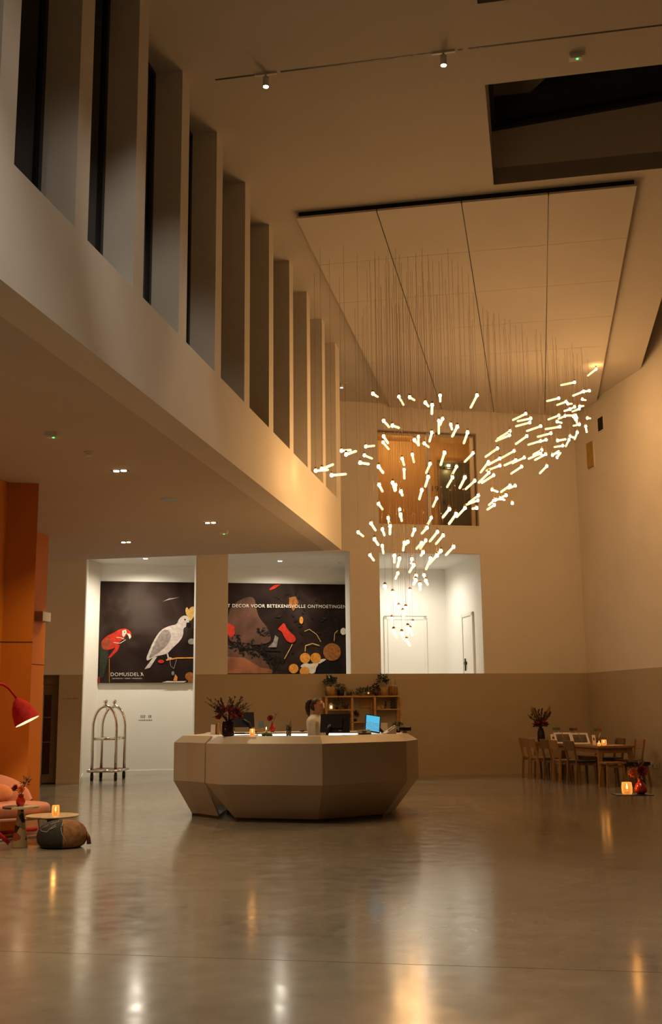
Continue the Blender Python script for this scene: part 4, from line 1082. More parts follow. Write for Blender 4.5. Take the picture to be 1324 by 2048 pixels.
def screen_material():
    m, nt, b = nodes('lit_blue_screen'); N = nt.nodes; L = nt.links
    tc = N.new('ShaderNodeTexCoord'); br = N.new('ShaderNodeTexBrick'); br.inputs['Scale'].default_value = 3.2
    br.inputs['Color1'].default_value = (.16,.60,.85,1); br.inputs['Color2'].default_value = (.30,.78,.95,1); br.inputs['Mortar'].default_value = (.02,.25,.48,1); br.inputs['Mortar Size'].default_value = .05
    mp = N.new('ShaderNodeMapping'); mp.inputs['Scale'].default_value = (1.2,1,1); mp.inputs['Rotation'].default_value = (pi/2,0,0)
    L.new(tc.outputs['Generated'], mp.inputs[0]); L.new(mp.outputs[0], br.inputs[0])
    sx = N.new('ShaderNodeSeparateXYZ'); L.new(tc.outputs['Generated'], sx.inputs[0])
    gt = N.new('ShaderNodeMath'); gt.operation = 'GREATER_THAN'; gt.inputs[1].default_value = .62; L.new(sx.outputs['Z'], gt.inputs[0])
    mx = N.new('ShaderNodeMixRGB'); L.new(gt.outputs[0], mx.inputs[0]); L.new(br.outputs[0], mx.inputs[1]); mx.inputs[2].default_value = (.10,.58,.86,1)
    L.new(mx.outputs[0], b.inputs['Emission Color']); b.inputs['Emission Strength'].default_value = .9
    b.inputs['Base Color'].default_value = (.01,.02,.03,1); b.inputs['Roughness'].default_value = .3
    return m
yb = 15.95; c = aty(745.5, 1447, yb)
t, Mx = monitor('tablet_display', 'bright blue lit display on an arm at the right end of the desk', c, radians(10), .225, .26, radians(-22), screen=screen_material(), th=.02)
t.rotation_euler = (0, radians(9), radians(10))
MB().tube([(.05,.03,-.02),(.14,.06,-.07),(.22,.06,-.13)], [.02,.02,.018], 8).build('arm', M['black'], t)
MB().lathe([(.05, -.20),(.035,-.13)], 14, (.22,.06,0)).build('foot', M['black'], t)
g0 = aty(729, 1470, 15.5); t = thing('card_terminal', 'black card terminal at the desk edge below the blue display', 'terminal', (g0.x, g0.y, TOPZ), radians(8))
mb = MB(); mb.add([(-.09,-.04,0),(.09,-.04,0),(.09,.07,0),(-.09,.07,0),(-.09,-.04,.02),(.09,-.04,.02),(.09,.07,.065),(-.09,.07,.065)], [(0,3,2,1),(4,5,6,7),(0,1,5,4),(1,2,6,5),(2,3,7,6),(3,0,4,7)]); mb.build('terminal_body', M['black'], t)
MB().box(-.03, .03, -.01, .03, .04, .052).build('keypad', M['grey_metal'], t)
g0 = aty(781, 1470, 15.75); t = thing('desk_phone', 'pale desk telephone propped up near the right end of the desk', 'telephone', (g0.x, g0.y, TOPZ), radians(25))
mb = MB(); mb.add([(-.10,-.07,0),(.06,-.07,0),(.06,.07,0),(-.10,.07,0),(-.10,-.07,.012),(.06,-.07,.10),(.06,.07,.10),(-.10,.07,.012)], [(0,3,2,1),(4,5,6,7),(0,1,5,4),(1,2,6,5),(2,3,7,6),(3,0,4,7)]); mb.build('phone_body', M['white_metal'], t)
MB().tube([(-.06,-.045,.045),(-.03,-.05,.07),(.03,-.05,.105),(.05,-.045,.105)], [.016,.011,.011,.016], 8).build('handset', M['white_metal'], t)
g0 = aty(769, 1455, 16.4); t = thing('display_card', 'small framed card standing behind the blue display', 'card', (g0.x, g0.y, TOPZ), radians(5))
mb = MB(); mb.M = Matrix.Rotation(radians(-10), 4, 'X'); mb.box(-.05,.05,0,.006,0,.15); mb.build('card', M['paper'], t)
MB().box(-.052,.052,-.02,.04,-.0,.004).build('foot', M['wood'], t)
g0 = aty(809, 1462, 16.2); t = thing('label_printer', 'flat black device on a stand at the right end of the desk', 'printer', (g0.x, g0.y, TOPZ), radians(6))
MB().box(-.09,.09,-.06,.06,.035,.085).build('device', M['black'], t); MB().box(-.03,.03,-.03,.03,0,.035).build('stand', M['grey_metal'], t)
g0 = aty(795, 1462, 16.55); t = thing('potted_plant', 'low dark green plant on the desk beside the black device', 'plant', (g0.x, g0.y, TOPZ))
vase(t, [(.04,0),(.05,.05)], M['black'], 'pot'); foliage(t, (0,0,.07), (.10,.07,.07), 90, M['leaf'], (.03,.06), .6, 4)
# back counter pieces
yb = BY+.2; CT = 1.15
t = thing('bud_vase', 'small red round vase with an orange bloom on the back counter', 'vase', (xp(545, yb), yb, CT))
vase(t, [(.025,0),(.052,.03),(.055,.055),(.03,.10),(.018,.13),(.022,.145)], M['redglass'])
stems(t, (0,0,.14), [(-.03,0,.20),(.05,0,.24),(.08,0,.31)], M['leaf'], .003); blossom(t, (-.035,-.01,.215), .062, M['redflower'], axis=(-.3,-1,.6))
foliage(t, (.05,0,.24), (.04,.02,.05), 14, M['leaf'], (.03,.06), .3, 8)
t = thing('standing_card', 'blue and tan card standing on the back counter', 'card', (xp(522, yb), yb, CT))
mb = MB(); mb.M = Matrix.Rotation(radians(-8), 4, 'X'); mb.box(-.045,.045,0,.005,.07,.175); mb.build('upper_print', mat('blue_card', (.12,.20,.23), .5), t)
mb = MB(); mb.M = Matrix.Rotation(radians(-8), 4, 'X'); mb.box(-.045,.045,0,.005,0,.07); mb.build('lower_print', M['wicker'], t)
t = thing('small_bowl', 'small dark bowl on the back counter beside the card', 'bowl', (xp(512, yb), yb, CT))
vase(t, [(.02,0),(.045,.03),(.05,.04),(.042,.038),(.018,.01)], M['grey_metal'], 'bowl')
t = thing('computer_mouse', 'black mouse on the back counter left of the woman', 'mouse', (xp(604, yb), yb, CT))
MB().ball((0,0,.0165), (.05,.035,.016), 12, 8).build('shell', M['black'], t); MB().box(.01,.03,-.003,.003,.03,.035).build('wheel', M['grey_metal'], t)

# ================================================================== SHELF UNIT ON THE BACK WALL
S0, S1 = -2.127, -.369; ND = -.36
def sA(px): return onA(px, 1410, ND)[0]
def zA(py): return onA(730, py, ND)[1]
sh = thing('open_shelf', 'open pale wood shelf unit against the wall behind the desk', 'shelf', PA, ROTA)
top = zA(1391.5); zs = zA(1418); zm = zA(1443)
q = [sA(653), sA(704.5), sA(750), sA(802)]
for x in q:
    for n in (ND, -.06): MB().box(x-.025, x+.025, n-.0, n+.045, 0, top-.03).build('post', M['shelfwood'], sh)
MB().box(q[0]-.03, q[3]+.03, ND-.01, -.01, top-.03, top).build('top_board', M['shelfwood'], sh)
def brd(a, b_, z): MB().box(a, b_, ND, -.02, z-.025, z).build('shelf_board', M['shelfwood'], sh)
brd(q[0], q[1], zs); brd(q[2], q[3], zs); brd(q[1]-.08, q[2]-.12, zm); brd(q[0], q[3], .45)
MB().box(q[1]+.25, q[2], -.03, -.02, zs+.02, top-.03).build('back_panel', M['shelfwood'], sh)
NS = -.19
def onshelf(name, label, cat, px, z): return thing(name, label, cat, A(sA(px), NS, z), ROTA)
t = onshelf('basket_plant', 'leafy plant in a tapered wicker basket at the left of the top shelf', 'plant', 664.5, top)
vase(t, [(.085,0),(.105,.20),(.095,.205),(.08,.02)], M['wicker'], 'basket'); foliage(t, (.0,0,.29), (.13,.09,.15), 120, M['leaf'], (.05,.09), .75, 2); stems(t, (0,0,.2), [(.16,0,.40),(-.08,0,.4),(.05,0,.42)], M['leaf'], .005)
t = onshelf('trailing_plant', 'trailing dark green plant hanging over the top shelf edge', 'plant', 685, top)
vase(t, [(.07,0),(.09,.14)], M['black'], 'pot'); foliage(t, (0,0,.14), (.13,.10,.13), 160, M['leaf'], (.04,.08), .35, 5); foliage(t, (-.02,-.17,-.12), (.11,.03,.22), 70, M['leaf'], (.04,.08), .35, 6, 'trailing_leaves', .5)
t = onshelf('wooden_ornament', 'small reddish branching ornament on the top shelf', 'ornament', 702, top)
for i in range(5): MB().tube([(i*.025-.05,0,.0),(i*.03-.06,0,.07),(i*.042-.085,0,.15)], [.014,.010,.004], 6).build('prong', M['plum'], t)
MB().box(-.07,.07,-.03,.03,0,.012).build('base', M['wood'], t)
t = onshelf('garland', 'spreading green garland with a small glow on the top shelf', 'garland', 733, top)
foliage(t, (0,-.02,.07), (.20,.10,.13), 190, M['leaf'], (.04,.08), .5, 9); foliage(t, (-.26,-.02,.03), (.16,.05,.05), 60, M['leaf'], (.04,.07), .4, 10, 'trailing_sprig')
MB().ball((.06,-.12,.06), .022, 8, 6).build('warm_light', emit('garland_glow', (1,.4,.1), .9), t)
t = onshelf('dark_plant', 'dark reddish leafy plant right of the garland on the top shelf', 'plant', 757, top)
vase(t, [(.04,0),(.05,.07)], M['black'], 'pot'); foliage(t, (0,0,.13), (.09,.07,.13), 80, M['leafdry'], (.04,.08), .7, 12)
t = onshelf('basket_plant', 'leafy plant in a dark basket at the right of the top shelf', 'plant', 771, top)
vase(t, [(.075,0),(.09,.19),(.08,.195),(.07,.02)], M['wicker'], 'basket'); foliage(t, (-.01,0,.31), (.12,.09,.16), 110, M['leaf'], (.05,.09), .7, 14)
t = onshelf('wire_lantern', 'round amber wire lantern with a tall loop handle on the top shelf', 'lantern', 791, top)
MB().lathe([(.06,0),(.10,.02),(.11,.06),(.11,.18),(.09,.22),(.05,.23)], 20, capped=False).build('lantern_body', glassy('amber_mesh', (.75,.45,.12), .35, .4), t)
for k in range(10):
    a = 2*pi*k/10; MB().tube([(.10*cos(a),.10*sin(a),.02),(.112*cos(a),.112*sin(a),.06),(.112*cos(a),.112*sin(a),.18),(.092*cos(a),.092*sin(a),.22)], .003, 4).build('wire', M['wicker'], t)
MB().tube([(-.05,0,.22),(-.05,0,.36),(-.03,0,.42),(.03,0,.42),(.05,0,.36),(.05,0,.22)], .004, 5).build('handle', M['wicker'], t)
t = onshelf('house_lantern', 'small lit white house lantern on the left shelf', 'lantern', 664.5, zs)
mb = MB(); mb.add([(-.05,-.04,0),(.05,-.04,0),(.05,.04,0),(-.05,.04,0),(-.05,-.04,.10),(.05,-.04,.10),(.05,.04,.10),(-.05,.04,.10),(0,-.04,.15),(0,.04,.15)], [(0,3,2,1),(0,1,5,8,4),(2,3,7,9,6),(1,2,6,5),(3,0,4,7),(4,8,9,7),(5,6,9,8)]); mb.build('house', M['paper'], t)
MB().box(-.02,.02,-.045,-.04,.02,.08).build('lit_window', emit('lantern_window', (1,.62,.25), 3), t)
t = onshelf('small_plant', 'slender green plant on the left shelf behind the trailing leaves', 'plant', 677, zs)
vase(t, [(.03,0),(.04,.05)], M['black'], 'pot'); foliage(t, (0,0,.13), (.05,.05,.14), 45, M['leaf'], (.04,.08), .3, 16)
t = onshelf('red_figurine', 'dark red fan shaped ornament on the left shelf', 'ornament', 694, zs)
for i in range(5): MB().tube([(0,0,.01),((i-2)*.03,0,.07),((i-2)*.045,0,.14)], [.012,.012,.004], 6).build('frond', M['plum'], t)
MB().lathe([(.05,0),(.03,.02)], 14).build('base', M['plum'], t)
t = onshelf('dark_plant', 'bushy dark plant on the low middle shelf', 'plant', 712, zm)
vase(t, [(.05,0),(.06,.06)], M['black'], 'pot'); foliage(t, (0,0,.13), (.10,.08,.12), 110, M['leafdry'], (.04,.07), .8, 18)
t = onshelf('small_box', 'small brown gift box on the right shelf', 'box', 760, zs)
MB().box(-.035,.035,-.03,.03,0,.06).build('box_body', M['wicker'], t); MB().box(-.038,.038,-.033,.033,.06,.075).build('lid', M['wood'], t)
t = onshelf('ceramic_jug', 'small pinkish jug on the right shelf', 'jug', 768, zs)
vase(t, [(.02,0),(.035,.02),(.035,.05),(.02,.07),(.024,.085)], M['pinkflower'], 'jug_body'); MB().tube([(.03,0,.06),(.05,0,.05),(.034,0,.025)], .005, 6).build('handle', M['pinkflower'], t)
t = onshelf('bird_figurine', 'slim dark bird figurine on the right shelf', 'figurine', 775, zs)
MB().ball((0,0,.085), (.022,.022,.045), 10, 8).build('body', M['black'], t); MB().ball((.008,0,.145), (.015,.014,.018), 8, 6).build('head', M['black'], t); MB().tube([(0,0,0),(0,0,.05)], .006, 6).build('stand', M['black'], t)
t = onshelf('ribbed_vase', 'stacked ring vase of dark green glass on the right shelf', 'vase', 791.5, zs)
pr = []
for k in range(4): pr += [(.055, k*.055), (.085, k*.055+.0275)]
vase(t, pr + [(.055, .22), (.06, .23)], mat('dark_green_glass', (.035,.05,.03), .12, coat=.4), 'vase_body')

# ================================================================== LUGGAGE CART IN THE NICHE
cc = onz(208, 1561.5, 0)
t = thing('luggage_cart', 'polished steel birdcage luggage cart with two ball finials in the niche', 'luggage cart', (cc.x, cc.y+.42, 0), radians(-2))
hw, hl = .265, .42; PZ = .235
mb = MB(); mb.prism([(-hw-.06, -hl-.04), (hw+.06, -hl-.04), (hw+.06, hl+.04), (-hw-.06, hl+.04)], PZ-.05, PZ); mb.build('platform', M['plum'], t)
mb = MB()
for a, b_ in (((-hw-.075,-hl-.055), (hw+.075,-hl-.055)), ((hw+.075,-hl-.055), (hw+.075,hl+.055)), ((hw+.075,hl+.055), (-hw-.075,hl+.055)), ((-hw-.075,hl+.055), (-hw-.075,-hl-.055))): mb.tube([(*a, PZ-.025), (*b_, PZ-.025)], .030, 10)
mb.build('bumper', M['steel'], t)
for y in (-hl, hl):
    pts = [(-hw, y, PZ), (-hw, y, 1.15)] + [(-hw*cos(a), y, 1.15 + .47*sin(a)) for a in [pi/2*k/8 for k in range(1, 8)]]
    pts += [(0, y, 1.625)] + [(hw*sin(a), y, 1.15 + .47*cos(a)) for a in [pi/2*k/8 for k in range(1, 8)]] + [(hw, y, 1.15), (hw, y, PZ)]
    ar = MB().tube(pts, .034, 12).build('hoop', M['steel'], t)
    MB().lathe([(.05, 1.645), (.05, 1.655), (.014, 1.66), (.014, 1.69)], 14, (0, y, 0)).build('finial_base', M['steel'], ar)
    MB().ball((0, y, 1.725), .052, 16, 12).build('finial_ball', M['steel'], ar)
    MB().tube([(-hw, y, .905), (hw, y, .905)], .030, 10).build('cross_bar', M['steel'], t)
    MB().tube([(0, y, 1.60), (0, y*.7, 1.56), (0, y*.66, 1.49), (.02, y*.66, 1.47)], .007, 6).build('garment_hook', M['steel'], t)
for x in (-hw, hl*.0+hw): MB().tube([(x, -hl, .905), (x, hl, .905)], .018, 10).build('side_bar', M['steel'], t)
for x in (-hw, hw):
    for y in (-hl+.02, hl-.02):
        cs = MB().bar((x, y, PZ-.05), (x, y, .12), .05).build('caster_fork', M['rubber'], t)
        MB().lathe([(.05, -.036), (.078, -.026), (.078, .026), (.05, .036)], 18, (x, y, .075), (1, .25, 0)).build('wheel', M['rubber'], t)

# ================================================================== LONG TABLE WITH CHAIRS BY THE RIGHT WALL
TS0, TS1, TN0, TN1, TZ = 2.42, 3.22, -4.15, -.75, .745
tb = thing('dining_table', 'long wooden table near the right wall', 'table', A((TS0+TS1)/2, (TN0+TN1)/2), ROTA)
hw, hl = (TS1-TS0)/2, (TN1-TN0)/2
for k in range(5):
    a = -hw + k*2*hw/5; MB().box(a+.001, a+2*hw/5-.001, -hl, hl, TZ-.04, TZ).build('top_plank', M['wood'], tb)
ap = MB(); ap.box(-hw+.05, hw-.05, -hl+.06, -hl+.085, TZ-.14, TZ-.04); ap.build('apron', M['wood'], tb)
MB().box(-hw+.05, hw-.05, hl-.085, hl-.06, TZ-.14, TZ-.04).build('apron', M['wood'], tb)
for sgn in (-1, 1): MB().box(sgn*(hw-.065)-.012, sgn*(hw-.065)+.012, -hl+.085, hl-.085, TZ-.14, TZ-.04).build('apron', M['wood'], tb)
for x in (-1, 1):
    for y in (-1, 1): MB().bar((x*(hw-.08), y*(hl-.10), TZ-.04), (x*(hw-.06), y*(hl-.06), 0), .075).build('leg', M['wood'], tb)
def make_chair(m, seatm):
    t = thing('wooden_chair', 'x y z w', 'chair')
    MB().box(-.20, .22, -.205, .205, .43, .455).build('seat', M[seatm], t)
    MB().box(-.17, .19, -.18, .18, .37, .43).build('seat_rail', M[m], t)
    for y in (-.19, .19):
        MB().bar((.19, y*.95, .43), (.205, y, 0), .042).build('leg', M[m], t)
        p = MB(); p.bar((-.19, y*.95, .45), (-.22, y, 0), .042); p.build('leg', M[m], t)
        MB().bar((-.19, y*.95, .44), (-.265, y*.95, .84), .04, .03).build('back_post', M[m], t)
    mb = MB(); mb.add([(-.235,-.20,.66),(-.235,.20,.66),(-.268,.20,.845),(-.268,-.20,.845),(-.255,-.20,.655),(-.255,.20,.655),(-.288,.20,.84),(-.288,-.20,.84)], [(0,1,2,3),(7,6,5,4),(0,4,5,1),(1,5,6,2),(2,6,7,3),(3,7,4,0)]); mb.build('backrest', M[m], t)
    return t
chA = make_chair('wood', 'wood'); chB = make_chair('wood_dark', 'black')
used = set()
def put_chair(proto, s, n, rz, label, grp):
    o = proto if proto.name not in used else dup(proto)
    used.add(proto.name); o.location = A(s, n); o.rotation_euler = (0, 0, ROTA + rz); tag(o, label, 'chair', grp)
G1 = 'chairs along the long table'
for k, (pr_, n, lb, rz) in enumerate(((chB, -3.72, 'dark chair nearest the camera on the long table\'s left side', .06), (chA, -3.12, 'pale wooden chair second from the near end of the table\'s left side', -.05),
        (chB, -2.52, 'dark chair in the middle of the table\'s left side', .03), (chA, -1.92, 'pale wooden chair second from the far end of the table\'s left side', 0), (chA, -1.32, 'pale wooden chair at the far end of the table\'s left side', -.04))):
    put_chair(pr_, TS0-.16 - (.06 if k % 2 else 0), n, rz, lb, G1)
for k, (pr_, n, lb) in enumerate(((chA, -3.55, 'pale chair nearest the camera on the wall side of the long table'), (chB, -2.7, 'dark chair in the middle of the wall side of the long table'), (chA, -1.8, 'pale chair at the far end of the wall side of the long table'))):
    put_chair(pr_, TS1+.14, n, pi, lb, G1)
def stool(s, n, rz, m, seatm, label, th):
    t = thing('wooden_stool', label, 'stool', A(s, n), ROTA+rz, 'stools at the near end of the long table')
    MB().box(-.21, .21, -.17, .17, .46-th, .46).build('seat', M[seatm], t)
    for x in (-1, 1):
        for y in (-1, 1): MB().bar((x*.16, y*.12, .46-th), (x*.20, y*.16, 0), .04).build('leg', M[m], t)
    MB().box(-.15, .15, -.135, -.115, .36, .40).build('rail', M[m], t); MB().box(-.15, .15, .115, .135, .36, .40).build('rail', M[m], t)
stool(2.52, -4.52, .05, 'wood', 'wood', 'light wooden stool at the near end of the long table', .03)
stool(2.98, -4.60, -.1, 'wood_dark', 'black', 'dark stool with a thick black seat at the near end of the table', .06)
def ontable(px, n): return onA(px, 1480, n)[0]
def place(name, label, cat, px, n, rz=0.0): 
    s = onA(px, 1485, n)[0]; s = min(max(s, TS0+.06), TS1-.06); return thing(name, label, cat, A(s, n, TZ), ROTA+rz)
bt = place('flower_vase', '', 'vase', 1082, -1.2)
bpos = tuple(bt.location); bpy.data.objects.remove(bt)
bouquet('flower_vase', bpos, 'tall dark vase of dried flowers and plumes at the far end of the table', [(.06,0),(.085,.05),(.08,.20),(.055,.28),(.065,.30)], 'black', .42, .24, [(.05,-.10,.45,.05,'redflower'),(-.08,-.08,.42,.05,'redflower'),(.12,-.05,.40,.05,'redflower')], 21, nl=330, tips=22, L=(.04,.09), plumes=4)
def card(px, n, label, w, h, m='paper', rz=-.1, art=True):
    t = place('table_card', label, 'card', px, n, rz)
    mb = MB(); mb.M = Matrix.Rotation(radians(-14), 4, 'X'); mb.box(-w/2, w/2, 0, .006, 0, h); mb.build('card', M[m], t)
    if art: mb = MB(); mb.M = Matrix.Rotation(radians(-14), 4, 'X'); mb.box(-w*.22, w*.22, -.002, 0, h*.45, h*.72); mb.build('card_print', M['print'], t)
    MB().bar((0, .015, h*.7), (0, h*.4, .006), .012).build('strut', M['wood'], t)
card(1078, -1.9, 'white card standing before the dried flowers on the table', .12, .19)
card(1189, -3.45, 'narrow white card leaning near the orange candle on the table', .07, .20)
def easel(px, n, label, seed):
    t = place('framed_picture', label, 'picture', px, n, -.15); t.location.z += .012
    Mx = Matrix.Rotation(radians(-42), 4, 'X'); w, h = .34, .27
    def b(*a): mb = MB(); mb.M = Mx; mb.box(*a); return mb
    b(-w/2, w/2, 0, .012, 0, h).build('mount', M['paper'], t)
    b(-w/2+.03, w/2-.03, -.003, 0, .03, h-.03).build('photo', M['print'], t)
    for x0, x1, z0, z1 in ((-w/2-.012, -w/2, -.012, h+.012), (w/2, w/2+.012, -.012, h+.012), (-w/2, w/2, -.012, 0), (-w/2, w/2, h, h+.012)): b(x0, x1, -.006, .018, z0, z1).build('frame_bar', M['white_metal'], t)
    MB().bar((0, .02, .005), (0, h*.66, h*.72), .02).build('prop', M['wood'], t)
easel(1124, -2.45, 'tilted framed picture with a bright glint on the table', 1)
easel(1163, -3.0, 'tilted framed picture of two dark shapes in the table middle', 2)
def signpost(px, n, label, m1, m2):
    t = place('flag_stand', label, 'sign', px, n, -.1)
    MB().lathe([(.035,0),(.03,.012),(.006,.016)], 14).build('base', M['wood_dark'], t); MB().tube([(0,0,.01),(0,0,.36)], .006, 6).build('pole', M['wood_dark'], t)
    MB().box(-.085,-.006,-.004,.004,.27,.325).build('flag', M[m1], t); MB().box(.006,.085,-.004,.004,.27,.325).build('flag', M[m2], t)
    MB().tube([(0,0,.14),(.03,0,.20),(.05,0,.235)], .005, 5).build('clip', M['white_metal'], t)
signpost(1101, -2.05, 'two-coloured flag stand beside the dried flowers', 'flaggreen', 'flaggreen')
signpost(1148, -2.75, 'two-coloured flag stand between the framed pictures', 'leafdry', 'flagred')
signpost(1197, -3.62, 'two-coloured flag stand beside the narrow white card', 'flaggreen', 'flagred')
def oncandle(px, n, label, r, h, pw):
    s = min(max(onA(px, 1485, n)[0], TS0+.06), TS1-.06); return candle('candle_holder', A(s, n, TZ), label, r, h, pw)
oncandle(1105, -2.25, 'red glass candle beside the first framed picture', .04, .10, .25)
oncandle(1208, -3.72, 'bright orange candle on the near half of the long table', .05, .11, .4)
oncandle(1198, -3.95, 'dim red candle in front of the narrow white card', .035, .06, .15)
t = place('papers', 'loose white papers lying on the near end of the long table', 'papers', 1229, -3.95, .2)
for k in range(3):
    mb = MB(); mb.M = Matrix.Rotation(.25*k, 4, 'Z'); mb.box(-.15, .15, -.10, .10, .002*k+.0005, .002*k+.002); mb.build('sheet', M['paper'], t)
# thin stand in the right foreground
dx = aty(1264, 1588, 10.0); ST = dx.z
t = thing('side_table', 'small thin-topped stand at right carrying a candle and a red vase', 'table', (dx.x, dx.y, 0))
MB().prism([(-.16,-.11),(.16,-.13),(.165,.11),(-.155,.12)], ST-.008, ST).build('table_top', M['frame_dark'], t)
MB().lathe([(.006,0),(.006,ST-.008)], 10).build('acrylic_stem', M['acrylic'], t)
candle('candle_holder', (aty(1254.5, 1588, 9.98).x, 9.98, ST), 'large lit candle tumbler on the small stand at right', .047, .105, 1.2)
vx = aty(1282, 1588, 10.0).x
t = thing('red_vase', 'red gourd vase with orange flowers on the small stand at right', 'vase', (vx, 10.0, ST))
vase(t, [(.03,0),(.055,.02),(.06,.045),(.045,.08),(.022,.11),(.02,.13),(.028,.135)], M['redglass'])
stems(t, (0,0,.13), [(-.05,-.01,.19),(.01,0,.24),(0,0,.30)], M['leaf'], .004)
blossom(t, (-.06,-.02,.185), .055, M['orangeflower'], axis=(-.4,-1,.4)); blossom(t, (.008,-.03,.20), .058, M['redflower'], axis=(.2,-1,.3)); blossom(t, (.012,0,.27), .03, M['pinkflower'], axis=(0,-1,.8))
foliage(t, (0,0,.22), (.04,.03,.06), 16, M['leafdry'], (.03,.05), .4, 31)

# ================================================================== LOUNGE CORNER AT LEFT
def superdisc(mb, cx, cy, rx, ry, z0, z1, e=2.6, seg=36, rnd=.06):
    prof = []
    for k in range(5): a = pi/2*k/4; prof.append((1-rnd/rx*(1-sin(a)), z0 + rnd*.8*(1-cos(a))))
    for k in range(5): a = pi/2*k/4; prof.append((1-rnd/rx*(1-cos(a)), z1 - rnd*.8*(1-sin(a))))
    prof.append((.5, z1+.012)); prof.append((.02, z1+.016)); vs = []; fs = []
    for r, z in prof:
        for k in range(seg):
            t_ = 2*pi*k/seg; c_, s_ = cos(t_), sin(t_); q = (abs(c_)**e + abs(s_)**e)**(-1/e); vs.append((cx+rx*r*c_*q, cy+ry*r*s_*q, z))
    for i in range(len(prof)-1):
        for k in range(seg): k2=(k+1)%seg; fs.append((i*seg+k, i*seg+k2, (i+1)*seg+k2, (i+1)*seg+k))
    fs.append(tuple(range(seg))[::-1]); fs.append(tuple((len(prof)-1)*seg+k for k in range(seg)))
    return mb.add(vs, fs, True)
ax, ay = -3.98, 13.55
t = thing('lounge_chair', 'salmon pink rounded lounge chair beside the orange wall', 'armchair', (ax, ay, 0), radians(52)); t.scale = (.9, .9, .97)
superdisc(MB(), 0, -.03, .50, .46, .27, .42, rnd=.07).build('seat', M['salmon'], t)
bk = MB(); vs = []; fs = []; K = 20
for k in range(K+1):
    a = radians(20 + 160*k/K); sh_ = sin(pi*k/K)**.6
    for rr, z in ((.50,.30),(.52,.36),(.55+.05*sh_,.42+.33*sh_),(.52+.05*sh_,.44+.345*sh_),(.47+.05*sh_,.42+.33*sh_),(.43,.36)): vs.append((cos(a)*rr, sin(a)*rr*.92, z))
for k in range(K):
    for j in range(6): j2 = (j+1)%6; fs.append((k*6+j, k*6+j2, (k+1)*6+j2, (k+1)*6+j))
fs += [tuple(range(6)), tuple(K*6+j for j in range(6))[::-1]]
bk.add(vs, fs, True).build('backrest', M['salmon'], t)
superdisc(MB(), 0, -.02, .52, .48, .235, .275, rnd=.018).build('seat_shell', mat('pale_shell', (.55,.30,.20), .5), t)
pm = MB(); pm.M = Matrix.Translation((-.06,.20,.53)) @ Matrix.Rotation(radians(-14), 4, 'X'); pm.ball((0,0,0), (.25,.075,.125), 18, 12); pm.build('cushion', M['cushion'], t)
for x in (-.34, .34):
    for y in (-.26, .24): MB().tube([(x*.9, y*.9, .25), (x, y, .0)], .014, 8).build('leg', M['white_metal'], t)
MB().tube([(-.34,-.26,.015),(.34,-.26,.015)], .012, 8).build('floor_bar', M['white_metal'], t)
q = onz(38, 1697, 0); q.y += .12; q.x -= .03
t = thing('side_table', 'small side table on a tapered patchwork marble foot', 'table', (q.x, q.y, 0))
MB().lathe([(.092,0),(.092,.01),(.035,.40),(.04,.43)], 24).build('cone_foot', M['marble'], t)
mb = MB(); 
pts = [(.205*cos(pi*.42+pi*k/18), .205*sin(pi*.42+pi*k/18)) for k in range(19)]; mb.prism(pts, .43, .45); mb.build('dark_half_top', M['marbletop'], t)
pts = [(.205*cos(pi*1.42+pi*k/18), .205*sin(pi*1.42+pi*k/18)) for k in range(19)]; MB().prism(pts, .43, .45).build('pale_half_top', M['travertine'], t)
vq = (aty(41, 1612, q.y).x, q.y, .45)
t = thing('red_vase', 'dark red bulbous vase of orange flowers on the marble side table', 'vase', vq)
vase(t, [(.03,0),(.05,.03),(.052,.06),(.034,.10),(.03,.12),(.036,.13)], M['redglass'])
stems(t, (0,0,.12), [(-.09,0,.20),(.06,0,.30),(.09,0,.33),(.02,0,.24)], M['leafdry'], .004)
blossom(t, (-.06,-.03,.20), .045, M['redflower'], axis=(-.4,-1,.5)); blossom(t, (.015,-.05,.185), .05, M['orangeflower'], axis=(0,-1,.4)); blossom(t, (.05,-.01,.31), .022, M['pinkflower'], axis=(.3,-1,.5)); blossom(t, (.085,-.01,.27), .02, M['pinkflower'], axis=(.3,-1,.5))
foliage(t, (.05,0,.24), (.05,.03,.10), 40, M['leafdry'], (.025,.05), .5, 41); foliage(t, (-.02,0,.20), (.07,.04,.05), 24, M['leaf'], (.025,.05), .5, 42)
tp = aty(105, 1630, 13.12)
t = thing('side_table', 'low round travertine table on a dark stem with a lit candle', 'table', (tp.x, tp.y, 0))
MB().lathe([(.30,tp.z-.022),(.312,tp.z-.012),(.312,tp.z-.004),(.305,tp.z)], 40).build('table_top', M['travertine'], t)
MB().lathe([(.05,.02),(.06,tp.z-.06),(.13,tp.z-.022)], 24).build('stem', M['plum'], t); MB().lathe([(.16,0),(.15,.02)], 28).build('base', M['plum'], t)
candle('candle_holder', (aty(111, 1628, 13.08).x, 13.08, tp.z), 'glowing yellow candle glass on the low round table', .044, .115, 1.2)
pf = onz(112, 1700, 0)
t = thing('pouf', 'round floor pouf in black and brown patches with pale stitching', 'pouf', (pf.x, pf.y+.26, 0))
prof = [(.17,0),(.215,.008),(.25,.03),(.272,.07),(.281,.115),(.278,.155),(.262,.20),(.232,.24),(.19,.267),(.13,.287),(.07,.296),(.02,.298)]
